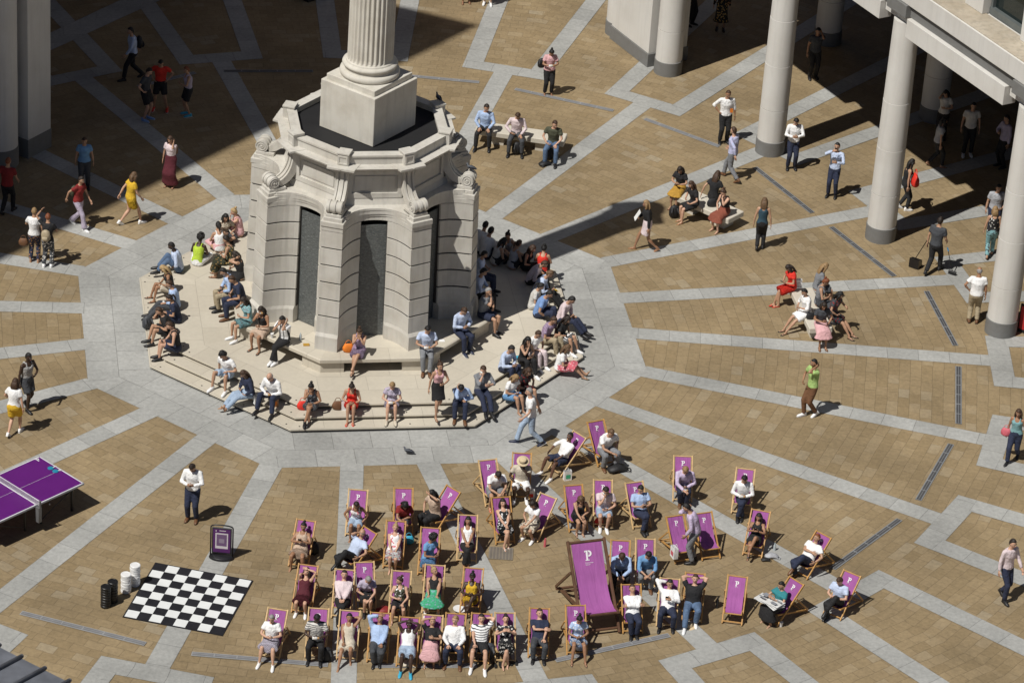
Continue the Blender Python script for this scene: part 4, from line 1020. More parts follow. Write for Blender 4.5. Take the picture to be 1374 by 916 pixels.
# ================================================================ who sits where
bd_=[
(481,657,0,'pale','deckchair of the woman in the red patterned top, top left of the rows',('deckf','f','t','crop:dark','tk/white:f:rose','sh/ljean','sandal_brown','yy','woman with sunglasses in red and white patterned vest eating in a deckchair','sg hp=25')),
(541.5,655,5,'honey','deckchair of the woman in the dark red top',('deckf','f','t','mid:black','tee/dred','sh/char','white','nl','woman in dark red top leaning forward in a deckchair, bare legs','hp=30 l=a lean=28')),
(608.5,656,-42,'honey','angled deckchair of the woman in beige top and black trousers',('deckf','f','m','long:black','ss/beige','tr/black','black','yw','long haired woman in beige top with hand at her face, angled deckchair','sg lean=8')),
(628,691,3,'pale','deckchair of the woman in a white sleeveless top',('deck','f','t','long:black','tk/white','tr/black','bare','ll','woman in white sleeveless top and black trousers reclining with sunglasses','sg l=a')),
(411,698,-8,'honey','deckchair of the woman in beige with a black headband',('deck','f','t','bun:black','d/beige','sk/beige','bare','cc','woman in beige sleeveless dress with headband looking at her phone','ph sk=.7 hp=30')),
(497,711,-44,'honey','angled deckchair of the balding man in a white shirt',('deck','m','m','bald:grey','ss/pblue','tr/black','black','er','balding man in pale shirt with black trousers stretched out, angled deckchair','hy=20 l=x')),
(531.6,699,0,'honey','deckchair of the woman in the white and pink floral dress',('deck','f','f','bun:blond','d/white:f:rose','sk/white:f:rose','bare','ll','woman in strapless white dress with pink flowers and sunglasses','sg sk=.95 fat=1')),
(578,708,0,'honey','deckchair of the dark haired woman in the blue dress',('deckf','f','t','afro:black','dt/skyb','sk/skyb','bare','cc','dark haired woman in blue dress sitting sideways on a deckchair','tw=45 lean=6 hy=30 ph sk=.9')),
(654,617,19,'pale','deckchair of the young man in a white tee shirt',('deckf','m','m','short:dark','tee/white','sh/grey','sandal_red','nn','young man in white tee shirt leaning forward over his phone','ph hp=35')),
(700.7,608,2,'honey','deckchair of the man in the straw hat',('deckf','m','d','hat:black','ss/cream','sh/white','white','ym','man in straw hat, cream shirt and white shorts eating','lean=4 fd')),
(778,583,-46,'pale','angled deckchair of the man in white shirt and navy shorts',('deck','m','b','crop:black','ls/white','sh/navy','white','rl','reclining man in white shirt and navy shorts, legs spread, white trainers','sg l=s ru lean=-26')),
(799,565,26,'honey','deckchair of the man with the black bag, highest in the rows',('deckf','m','m','short:lbrown','ss/white','tr/grey','brown','ny','man in white shirt and grey trousers with brown shoes, highest deckchair','w=1.12')),
(671.7,667,14,'honey','deckchair of the woman in the black dotted dress',('deck','f','f','mid:dark','d/black:f:white','sk/black:f:white','sandal_white','ll','woman in black dotted dress with sunglasses, bare legs forward','sg l=a sk=.75')),
(736,665,-30,'pale','deckchair of the woman in white tee turned to the left',('deckf','f','m','long:dark','tee/white','sk/cream:f:char','white','ln','woman in white tee and patterned skirt turned to the left','lean=6 hp=30')),
(769,651,15,'honey','deckchair of the woman in the short black dress',('deckf','f','m','long:lbrown','d/black','sk/black','sandal_black','nl','long haired woman in short black dress bent forward, black sandals','sk=.7 lean=20 hy=-20')),
(809,644,5,'pale','deckchair of the man in the pale pink tee',('deckf','m','f','short:dark','tee/ppink','sh/ljean','white','mc','man in pale pink tee and light shorts with sunglasses, eating','sg fd lean=14')),
(850.5,647,20,'pale','deckchair of the man in light blue shirt and black shoes',('deck','m','m','short:black','ss/lblue','tr/navy','black','cc','man in light blue shirt reclining with phone, navy trousers crossed at ankles','ph l=a lean=-14 hp=30')),
(916.6,612,3,'pale','deckchair of the fair haired man in a lilac shirt',('deckf','m','f','short:fair','ls/lilac','tr/navy','brown','nc','fair haired man in lilac shirt eating from a bowl','fd hp=25')),
(1000.7,629,-5,'pale','deckchair of the man in white eating, right of the rows',('deckf','m','m','short:black','ls/white','tr/navy','black','cc','man in loose white shirt eating, head bent, navy trousers','fd lean=12 hp=30 l=a')),
(905.6,692,22,'honey','empty deckchair left of the standing man with a pink bag',None),
(943,688,20,'honey','empty deckchair right of the standing man with a pink bag',None),
(1021.3,685,-12,'honey','deckchair of the woman in black with bare shoulders',('deck','f','t','long:dark','tk/black','sk/black','sandal_black','cc','woman in short black dress with crossed legs and phone','ph l=x sk=.6 hp=25')),
(1105.4,717,-42,'honey','angled deckchair of the ginger haired man in white',('deck','m','m','short:ginger','ss/white','tr/navy','brown','xr','ginger haired man in white polo shirt, navy trousers, legs crossed','sg l=x w=1.1')),
(899,776,-2,'pale','deckchair of the man resting one arm behind his head with a phone',('deck','m','m','short:black','ls/white','tr/navy','black','bc','dark haired man in white shirt, one arm behind head, reading phone','ph hp=30 hy=15')),
(933,769,-2,'honey','deckchair of the man with both hands behind his head',('deck','m','f','short:brown','tee/black','tr/jeans','white','bb','man in black tee and jeans with both hands behind head','sg l=one lean=-22 w=1.12 hp=0')),
(990,773,-6,'honey','empty deckchair in the front right row beside the man in black',None),
(1069,779,-46,'honey','angled deckchair of the woman reading a newspaper',('deck','f','m','short:black','tee/teal','sk/black','bare','oo','woman in teal top and long black skirt reading a newspaper','sk=1.7 sg lean=-12 hp=25')),
(1143.5,769,-33,'honey','angled deckchair of the boy in light blue, lowest right',('deck','m','f','short:brown','ss/pblue','tr/black','black','cc','young man in pale blue shirt and black trousers at far right deckchair','ph lean=-4 hp=35 l=x')),
(832.8,725,2,'honey','deckchair of the man in blue behind the giant chair, left of two',('deckf','m','m','short:brown','ls/lblue','tr/black','black','nn','brown haired man in light blue shirt leaning over phone beside giant deckchair','ph hp=35')),
(866,723,4,'pale','deckchair of the man in blue shirt and grey trousers',('deckf','m','m','short:black','ls/skyb','tr/grey','brown','nn','dark haired man in mid blue shirt and grey trousers, brown shoes','ru ph hp=30')),
(846.7,784,8,'honey','deckchair of the man with folded arms right of the giant deckchair',('deck','m','m','short:brown','ls/white','tr/navy','black','xx','man in white shirt with folded arms and navy trousers','hy=12 hp=8')),
(772,812,8,'honey','deckchair of the woman in the light blue dress',('deckf','f','t','bun:black','dt/lblue:f:white','sk/lblue:f:white','sandal_black','cc','woman in light blue dress leaning forward with phone, legs stretched','ph sk=.75 l=s lean=12')),
(724,816,3,'honey','deckchair of the bearded man in a navy polo',('deck','m','f','short:brown','ss/navy','tr/char','black','xl','bearded man in navy polo shirt and dark trousers','beard hy=10')),
(414,758,-6,'honey','deckchair of the woman in the maroon dress',('deck','f','f','long:dark','d/maroon','sk/maroon','white','ew','woman in maroon dress with both hands raised to her hair','sk=.85 hy=-10')),
(463,764,0,'pale','deckchair of the person in pale pink shirt with closed eyes',('deck','m','f','short:dark','ls/ppink','tr/black','black','ll','person in pale pink shirt and black trousers resting upright','l=a')),
(488.6,754,10,'pale','deckchair of the grey haired person in lilac tee',('deckf','f','f','crop:grey','tee/lav','sk/black','black','cn','grey haired woman in lilac tee and black skirt eating','fd hp=30')),
(539,766,0,'pale','deckchair of the woman in patterned vest looking right',('deck','f','f','bun:brown','tk/olive:f:white','sh/black','sandal_black','cl','woman in patterned vest and black shorts looking to the right','hy=-50 lean=-16')),
(584,758,0,'pale','deckchair of the woman in the green skirt',('deck','f','m','bun:blond','tk/black','sk/kgreen:f:aqua','white','ll','blonde woman in black vest and green skirt','hy=40 sk=1.15')),
(635.8,762,-2,'honey','deckchair of the woman in the yellow dress',('deck','f','d','bun:black','d/yellow','sk/yellow','sandal_black','cc','woman in yellow dress with legs crossed','sg l=x sk=.55 lean=-18')),
(373,817,-8,'pale','deckchair of the older woman at the front left corner',('deckf','f','f','crop:grey','tee/white','sk/lav:c:grey','white','cc','older grey haired woman in white tee and sunglasses, front left corner','sg l=s lean=-4 sk=.95 w=1.1')),
(428,816,0,'pale','deckchair of the person in a striped shirt with a black bag',('deckf','m','d','short:black','ss/offw:s:char','tr/black','black','cc','man in off white striped shirt eating, front row','fd lean=2 hp=28')),
(470,819,0,'pale','deckchair of the woman in beige stretching an arm',('deck','f','t','pony:black','tk/cream','sh/cream','sandal_tan','lb','woman in cream playsuit with one arm raised behind her head','sg l=one')),
(510.8,822,0,'honey','deckchair of the man in light blue shading his face',('deck','m','t','bald:grey','ls/lblue','tr/char','black','wl','balding man in light blue shirt covering his face with one hand','w=1.12')),
(550,828,0,'honey','deckchair of the woman in a white vest and denim',('deck','f','d','short:black','tk/white','sh/ljean','cyan','ww','woman in white vest and denim shorts with both arms over face','l=s w=1.1')),
(581,825,0,'pale','deckchair of the woman in a long pink skirt',('deck','f','m','short:dark','tee/black','sk/pink','sandal_brown','wc','woman in black tee and long pink skirt shading her eyes','sk=1.3')),
(612,823,0,'honey','deckchair of the man in white shirt in the middle of the front row',('deck','m','f','short:fair','ls/white','tr/navy','brown','ll','fair haired man in white shirt and navy trousers, middle front row','hy=-25 sp=.17 lean=-20')),
(646.5,823,0,'honey','deckchair of the man in the striped tee',('deck','m','f','short:dark','tee/white:s:char','sh/black','white','lb','man in striped white tee and black shorts, one hand behind head','sg l=s')),
(677.6,822,6,'pale','deckchair of the woman in a black floral dress with a camera',('deck','f','f','bun:dark','dt/black:f:offw','sk/black:f:offw','bare','oo','woman in black floral dress holding a camera up','sg l=a sk=.95 hp=6')),
]
CH=[]
for b in bd_: CH.append(D(*b))
gc,grz=chair(786.3,726,19,'giant purple deckchair with dark wood frame, empty, in the middle of the rows','dark',False,1.93)

# (pose, photo x, photo y, height, facing, sex, skin, hair, top, bottom, shoes, arms, label, options)
PL=.365; BZ=.80; T2=.245
PP=[
# on the platform, rear left
('floor',240,358,PL,-78,'m','d','crop:black','ls/pblue','tr/jeans','black','cy','man in pale blue shirt and jeans sitting on the platform edge, left rear','ru'),
('floor',265,350,PL,165,'f','d','afro:black','tk/lime','tr/white','bare','cc','woman with big afro, lime top and white trousers seen from behind','l=c'),
('floor',294.5,333,PL,-160,'f','m','pony:black','tk/white','sk/pink','bare','cc','woman in white vest and pink skirt seen from behind on the platform','l=c sk=1.2'),
('floor',300,314,PL,20,'f','m','long:black','ss/cream:f:brown','sk/char','black','cl','woman with long black hair and patterned top facing the camera, rear left','l=c'),
('floor',322,311,PL,-80,'f','f','bun:blond','tk/pink','sk/pink','sandal_brown','om','fair haired woman in pink partly hidden by the fountain pier','ph'),
# bench, left
('bench',310,350,BZ,-100,'f','m','bun:dark','d/olive:f:gold','sk/olive:f:gold','sandal_brown','cc','woman in strapless dark patterned long dress on the bench, back turned','sk=1.6'),
('bench',323,369,BZ,-95,'f','m','mid:dark','tk/black','sk/black','black','ce','woman in black vest half hidden behind the man in blue on the bench',''),
('bench',312,391,BZ,-72,'m','m','short:black','ls/lblue','tr/khaki','black','cl','man in light blue shirt and khaki trousers on the bench','ph lean=22 hp=28'),
('bench',324,401,BZ,-68,'m','m','short:brown','ss/navy','tr/navy','brown','cl','man in navy polo and navy trousers on the bench','lean=22 hp=25'),
('bench',333,429,BZ,-58,'f','m','long:dark','dt/aqua:f:grey','sk/aqua','white','mc','woman in teal dress with white trainers on the bench, eating','sk=.8 hp=24'),
('bench',354,440,BZ,-30,'f','t','mid:dark','tk/black','sk/beige','sandal_black','mc','woman in black top and beige skirt eating on the bench','sk=.85 fd'),
('bench',382,455,BZ,-30,'m','m','short:black','tee/white:p:black','tr/black','white','me','man in white printed tee and black trousers eating on the bench','l=a'),
# left steps
('step',229,386,PL,-74,'f','t','long:blond','tk/black','sh/cream','sandal_black','cl','blonde woman in black top with bare legs on the left steps','hp=28'),
('step',236,409,PL,-75,'m','m','short:brown','ls/lblue','tr/char','black','yl','man in light blue shirt and dark trousers with sandwich, left steps','l=s fd'),
('step',238,426,PL,-78,'f','m','pony:dark','tee/navy','sh/navy','black','yc','dark haired person in navy tee between two men on the left steps',''),
('step',227,444,PL,-72,'m','m','short:brown','tee/black','sh/black','black','el','young man in black tee with bare legs resting his head, left steps','lean=24'),
('step',237,465,PL,-76,'m','f','short:brown','tk/black','sh/navy','black','cc','man in black vest and navy shorts, lowest on the left steps','ph hp=28'),
# front left
('step',306,500,PL,-26,'m','m','messy:black','tee/white','sh/ljean','white','sl','bearded man in white tee and denim shorts on the steps','beard hy=-25 sp=.2'),
('step',335,526,PL,-58,'f','m','long:brown','ls/navy','tr/ljean','sandal_tan','cy','long haired woman in navy top and pale jeans on the steps','l=s hp=24'),
('step',367,529,PL,-22,'m','f','bald:grey','ls/white','tr/navy','black','cc','bald man in white shirt and navy trousers beside a paper bag','hp=28 sp=.22 fd'),
('step',419,541,PL,-8,'f','t','bun:black','d/grey:c:char','sk/grey','black','mc','woman in grey dress beside the red bag on the steps','l=a sk=.8'),
('step',472,540,PL,0,'f','m','bun:dark','d/red','sk/red','sandal_red','cc','woman in bright red dress on the front steps','sk=.8 hp=30'),
('step',525.5,539,PL,3,'f','f','short:fair','dt/lav:f:grey','sk/lav:f:grey','cream','cc','fair short haired woman in lilac patterned dress eating on the front steps','sk=.75 fd hp=28'),
('bench',482,468,BZ,-2,'f','m','bun:brown','d/purple:c:lav','sk/purple:c:lav','sandal_black','mm','woman in purple checked dress eating on the bench beside orange bag','l=x sk=.75 hp=28'),
('bench',572,467,BZ,6,'m','m','short:black','ss/pblue','tr/grey','brown','cc','man in white shirt and grey trousers eating, front of bench','fd hp=30'),
('bench',616,441,BZ,36,'m','m','short:brown','ls/pblue','tr/navy','navy','cc','man in pale blue shirt bent over phone, right of the bench','ph hp=35'),
('bench',648,419,BZ,62,'m','m','crop:grey','tee/grey','sh/navy','black','mc','grey haired man in grey tee and navy shorts, bench right end','hp=10'),
('bench',640,393,BZ,80,'m','m','short:black','ls/pblue','tr/black','black','cc','man in pale blue shirt in the pier shadow, nearer of two on bench','hp=20'),
('bench',642,368,BZ,85,'f','m','short:black','ss/pblue','tr/navy','black','cc','person in pale top in the pier shadow, farther of two on bench',''),
('step',617,538,PL,4,'m','m','short:black','ls/lblue','tr/navy','brown','el','man in light blue shirt holding his head, brown shoes, front steps','hp=40 lean=26'),
('step',645,523,PL,20,'m','f','short:brown','ls/grey','tr/navy','black','mo','man in grey shirt and navy trousers eating at the front corner','fd lean=8 l=s ru'),
('step',683,529,T2,45,'f','m','long:fair','tee/white','sh/skyb','bare','cy','blonde woman in white tee and blue shorts, right steps','hp=24'),
('step',701,521,T2,40,'f','m','mid:brown','dt/black:f:dred','sk/black:f:dred','bare','cy','curly haired woman in dark patterned dress, right steps','hp=18'),
('step',676,492,PL,48,'m','m','short:black','ls/pblue','tr/navy','black','oc','man in blue shirt and navy trousers with blue box, right steps',''),
('step',702,481,PL,32,'f','m','long:black','tk/black','tr/black','white','mc','woman with long black hair all in black, right steps','hp=8'),
('step',714,471,PL,42,'f','m','short:brown','tee/white','tr/ppink','white','ly','woman in white tee and pale pink trousers, right steps',''),
('step',731,454,PL,58,'m','m','short:brown','ss/lav:c:purple','tr/khaki','white','cl','man in checked lilac shirt and beige trousers, right steps',''),
('step',751,452,PL,60,'f','m','long:dark','tee/black','sk/black:s:white','white','cy','long haired woman in black and white striped skirt, right steps','sk=.9 hp=25'),
('step',750,492,.125,84,'f','m','long:lbrown','tee/white','sk/rose:f:pink','sandal_olive','cl','woman in white tee and red skirt sitting low at right corner','l=s d=.12 sk=1.1'),
('step',753,426,PL,66,'m','m','short:black','ls/ppink','tr/navy','black','cl','man in pink shirt and navy trousers with carrier bag, right steps','lean=22 hp=24 l=s'),
('step',722,419,PL,74,'m','m','short:black','tee/blue','tr/navy','black','yy','man in blue tee with dark hair seen from behind, right steps','lean=20'),
('step',714,408,PL,76,'f','m','pony:black','tee/offw','tr/offw','white','cc','woman with ponytail in white tee, right edge of platform','hp=16'),
('step',720,391,PL,76,'m','m','short:lbrown','ls/pblue','tr/black','black','oc','man in white shirt and black trousers with yellow packet','lean=30 l=s'),
('step',711,375,PL,78,'m','m','short:brown','ls/ppink','tr/black','black','cc','man in pale pink shirt hunched at the shadow edge','lean=34 hp=24'),
('step',727,362,PL,172,'f','m','bun:black','tk/red','tr/black','black','cc','woman in bright red vest seen from behind, right rear','hp=12'),
('floor',687,355,PL,130,'f','m','pony:brown','tk/lgrey','sk/black','black','cc','woman in grey vest with ponytail seen from behind in shade',''),
('floor',684,338,PL,-30,'f','m','bun:dark','tk/lgrey','sh/char','black','cl','woman with dark bun in pale vest facing left, right rear','l=c'),
('floor',664,350,PL,110,'f','m','long:black','tk/offw','sk/black','black','ce','woman with long black hair in white vest in shade',''),
('step',651,341,PL,140,'m','m','short:black','ls/white','tr/navy','black','cc','nearer man in white shirt seen from behind at the rear right edge',''),
('step',644,334,PL,150,'m','m','short:black','ls/white','tr/navy','black','cc','farther man in white shirt seen from behind at the rear right edge',''),
('floor',704,356,PL,60,'f','m','long:brown','tk/black','sk/black','black','cp','woman with long brown hair in black beside the grey vest woman','l=s'),
('walk',585,557,T2,24,'f','m','bun:brown','tk/pink','sk/black','sandal_brown','sc','woman in pink top and black skirt walking down the steps','sk=.85 st=.2'),
# far bench
('bench',651,170,.46,-6,'m','m','short:dark','ls/lblue','tr/black','black','ll','man in light blue shirt, leftmost of three on the far bench','hy=20 sp=.2'),
('bench',693,178,.46,0,'m','m','short:brown','ls/ppink','tr/char','black','yl','man in pale pink shirt, middle of three on the far bench','hp=35 sp=.2'),
('bench',742.5,191,.46,-8,'m','f','short:brown','tee/olive','tr/jeans','black','yl','man in olive tee and jeans, rightmost of three on the far bench','hy=25 sp=.16'),
# right bench
('bench',913,250,.46,-25,'f','m','long:dark','tee/black','sk/mustard','sandal_brown','cc','woman in black top and mustard skirt on the right bench','ph sk=1.1 hp=28'),
('bench',932,272,.46,-62,'f','f','long:brown','ss/black','sk/black','sandal_tan','cy','woman with long brown hair in black dress on the right bench','sk=.9 hp=16'),
('bench',957,262,.46,150,'f','m','long:brown','tee/black','tr/black','black','yp','woman in black tee turned away, reaching on the right bench',''),
('bench',973,282,.46,-42,'f','f','bun:brown','tk/black','sk/rust','bare','lm','woman in black vest and rust skirt with sunglasses on bench end','sg sk=1.25'),
# near right bench
('bench',1063,383,.46,-62,'f','m','long:dark','dt/red','sk/red','sandal_red','cc','woman in red dress bent over phone, top left of near bench','ph sk=1.0 hp=34 l=a'),
('bench',1096,384,.46,100,'f','f','long:fair','ss/grey','sk/char','black','cc','fair haired woman in grey blue top at back of near bench',''),
('bench',1098,404,.46,80,'f','m','bun:ginger','tk/grey','sk/char','black','cl','auburn haired woman in grey vest in the middle of near bench','hp=24'),
('bench',1082,417,.46,-62,'f','m','short:black','ls/white','sk/white','sandal_black','yc','woman in white dress with legs stretched left of near bench','sk=.85 l=s ru'),
('bench',1101,433,.46,12,'f','t','long:dark','tee/char','sk/pink','sandal_brown','cy','long haired woman in pleated pink skirt at end of near bench','sk=1.35'),
('bench',1117,420,.46,62,'f','m','mid:black','dt/char:f:dred','sk/char:f:dred','sandal_black','yo','dark haired woman in dark floral dress, right side of near bench','sk=.8 l=s ph'),
]
for (pose,x,y,h,f,sex,sk,hair,top,bot,shoes,arms,lab,o) in PP:
    if pose=='walk': pos=G(x,y,h)
    else:
        pos=G(x,y,h+.12); pos.z=h
        if pose=='bench' and h==BZ and 'd=' not in o: o+=' d=.43'
        if pose=='bench' and h==.46: o+=' d=.46'
    person(pose,tuple(pos),f,sex,sk,hair,top,bot,shoes,arms,lab,o)
WW=[
('walk',178,106,-68,'m','m','short:black','ls/pblue','tr/black','black','kf','man in pale shirt with black backpack walking in the shade','sw'),
('stand',195,161,70,'m','f','short:dark','tee/char','sh/black','blue','hs','man in grey tee and black shorts with blue trainers, in shade','hp=20'),
('stand',215,148,0,'m','m','short:black','tee/red','sh/black','red','hh','man in bright red tee with hands on hips, in shade','hp=35 l=w'),
('stand',252,155,-70,'f','m','short:ginger','tk/lav','sh/black','cyan','sc','woman in lilac vest and black shorts with blue trainers, in shade',''),
('stand',229,250,-20,'f','m','long:brown','tee/ppink','sk/maroon','sandal_brown','se','woman in pale pink top and long maroon skirt at the shadow edge','sk=1.85'),
('walk',175,301,125,'f','f','mid:lbrown','dt/yellow','sk/yellow','white','fk','woman in a yellow dress walking away','sk=.75'),
('walk',105,305,60,'f','m','short:dark','tee/dred','tr/lav','white','kf','woman in dark red top and pale wide trousers with bag','fl=.03'),
('stand',113,252,10,'f','m','short:brown','tee/skyb','tr/char','black','ss','woman in blue top standing in shade behind the dark red top',''),
('walk',10,286,165,'m','m','crop:dred' if False else 'crop:ginger','tee/dred','tr/black','black','fk','person in red tee and black trousers at the left edge','st=.2'),
('stand',46,352,178,'f','m','crop:fair','tee/white','tr/navy:f:tan','sandal_tan','sc','woman with cropped fair hair, white top and patterned trousers',''),
('stand',64,358,172,'f','m','crop:ginger','tee/black','tr/char:f:offw','white','ca','woman in black top raising an arm, black and white patterned trousers','hy=20'),
('walk',36,549,50,'m','d','short:black','tk/offw:c:grey','sh/char','black','sc','man in pale vest and dark shorts at the left','st=.12'),
('walk',19,583,165,'f','f','mid:brown','tee/white','sh/yellow','white','sy','girl in white tee and yellow shorts carrying a table tennis bat','st=.2'),
('stand',258,697,-8,'m','m','short:dark','ls/white','tr/navy','brown','cc','man in white shirt looking at phone beside the black sign','ph hp=42'),
('stand',735,127,10,'f','t','bun:black','ss/pink','tr/black','sandal_brown','cc','woman in pink top and black trousers eating, top centre','hp=36 fd'),
('stand',970,191,10,'m','t','crop:brown','ls/white','tr/black','black','hs','man in white shirt with orange badge, one hand on hip','sg ru'),
('walk',980,241,-125,'m','f','short:brown','ls/lblue:c:lilac','tr/grey','brown','fk','man in blue shirt and grey trousers walking to the left',''),
('stand',1061,226,5,'m','m','short:black','ls/white','tr/navy','black','cc','man in white shirt and navy trousers beside the column base','hp=34'),
('stand',1116,263,-15,'m','m','short:black','ls/pblue','tr/navy','black','uo','man in pale blue shirt holding a phone up with both hands','ph hp=-6'),
('walk',1019,335,175,'f','m','long:lbrown','tk/dteal','tr/black','black','ss','woman in dark teal vest and black trousers seen from behind','st=.1'),
('walk',866,336,-82,'f','t','mid:fair','jk/black','sk/ppink','sandal_tan','cs','blonde woman in black jacket and pale skirt carrying a white folder','sk=.75 st=.33'),
('walk',1211,281,100,'f','m','long:black','tk/black','tr/black','white','sc','woman in black half hidden behind the column with red bag','st=.1'),
('walk',1251,366,150,'m','m','short:dark','ss/char','tr/black','black','fs','man in dark shirt pulling a black dustpan on a pole','st=.28'),
('walk',1327,345,178,'f','m','mid:fair','tk/black:f:offw','tr/aqua:f:char','sandal_brown','ss','blonde woman in black and green floral clothes beside the right column','st=.2'),
('stand',1330,316,5,'m','m','short:black','ss/lgrey','tr/navy','black','sy','man in grey shirt facing the camera behind the blonde woman','w=1.1'),
('stand',1305,433,178,'m','t','bald:grey','tee/white','tr/khaki','brown','sh','grey haired man in white tee and olive trousers, hand on hip','w=1.1'),
('walk',1086,558,-58,'m','t','short:black','tee/green','tr/brown','white','ye','man in green tee and brown trousers talking on the phone','st=.13 ph'),
('walk',1345,803,35,'m','f','short:dark','ls/ppink','tr/navy','black','sf','man in pale pink shirt and navy trousers at lower right','st=.15'),
('walk',1358,618,-20,'f','t','mid:brown','tk/aqua','tr/navy','black','ss','woman in turquoise top with pink bag at the right edge','st=.25'),
('walk',710,596,-82,'m','f','short:grey','tee/white','tr/ljean','navy','kf','grey haired man in white tee and jeans walking past the steps','st=.33 fl=.01'),
('stand',929,754,-95,'m','m','short:black','ls/lilac','tr/grey','black','ef','man in lilac shirt bending beside the empty deckchairs','lean=24 hp=24'),
('stand',1090,105,15,'m','t','short:black','tee/char','tr/black','black','se','man in dark tee on the phone in the arcade shade',''),
('stand',1262,186,-20,'f','m','mid:black','tee/offw','tr/black','black','ec','woman in white top in the dark arcade, leftmost','hp=20'),
('walk',1254,224,100,'f','m','mid:black','tee/lgrey','tr/black','sandal_brown','ss','woman in pale grey top walking in the dark arcade','st=.2'),
('stand',1297,208,0,'m','m','short:black','tee/offw','tr/black','white','ss','man in pale tee in the middle of the dark arcade',''),
('stand',1343,224,-60,'m','m','short:black','ls/lav','tr/black','black','cs','man in lilac shirt in the dark arcade beside the right column',''),
('stand',966,40,0,'f','m','mid:black','ls/black:f:tan','sk/black:f:gold','black','ss','person in dark floral clothes in the arcade at top','sk=1.3'),
('stand',925,34,60,'m','m','short:black','ls/black','tr/black','black','ss','dark dressed person behind the arcade column at top',''),
('stand',625,4,10,'f','t','mid:brown','tee/red','sh/red','sandal_brown','ss','person whose feet show at the top edge, left of two',''),
('stand',654,6,0,'m','f','short:brown','tee/offw','sh/cream','white','ss','person whose white shoes show at the top edge, right of two',''),
]
REC={}
for (pose,x,y,f,sex,sk,hair,top,bot,shoes,arms,lab,o) in WW:
    pos=G(x,y,0); REC[lab]=person(pose,tuple(pos),f,sex,sk,hair,top,bot,shoes,arms,lab,o)
# ================================================================ held things
phm=plain('phone_black',(.01,.01,.012),.2); brd=plain('bread',(.55,.33,.14),.8); wp=plain('paper_white',(.78,.78,.76),.7)
for r,opts in [(r,r['o']) for r in PEOPLE if 'o' in r]:
    W=r['W']; c=[h[0]+h[1]@V((0,.085,-.022)) for h in r['hands']]; arms=r['arms']
    short=' '.join(r['root']['label'].replace(',','').split()[:10])
    i=0 if arms[0] in 'cemuoyn' else 1
    near=(c[0]-c[1]).length<.26
    p=(c[0]+c[1])/2+V((0,.02,.01)) if near else c[i]
    if 'ph' in opts.split():
        if arms[0]=='e' or arms[1]=='e': p=c[arms.index('e')]
        d=(r['headc']-p).normalized(); q=d.to_track_quat('Z','Y')
        mb=MB(); mb.box((0,0,0),(.075,.15,.010)); mb.box((0,0,.0055),(.066,.135,.001),1); o=obj('phone',mb.mesh('phone',[phm,plain('screen',(.05,.06,.08),.1)],bevel=.003))
        o.matrix_world=W@(Matrix.Translation(p)@q.to_matrix().to_4x4()); tag(o,'phone held by '+short,'phone')
    if 'fd' in opts.split():
        mb=MB(); mb.tube([(-.08,0,0),(-.05,0,.005),(.05,0,.005),(.08,0,0)],[(.02,.015),(.036,.028),(.036,.028),(.02,.015)],(0,1,0),8,0); mb.tube([(-.03,0,-.004),(.085,0,-.004)],[.04,.038],None,8,1)
        o=obj('sandwich',mb.mesh('sandwich',[brd,wp],smooth=True)); o.matrix_world=W@Matrix.Translation(p); tag(o,'sandwich eaten by '+short,'sandwich')
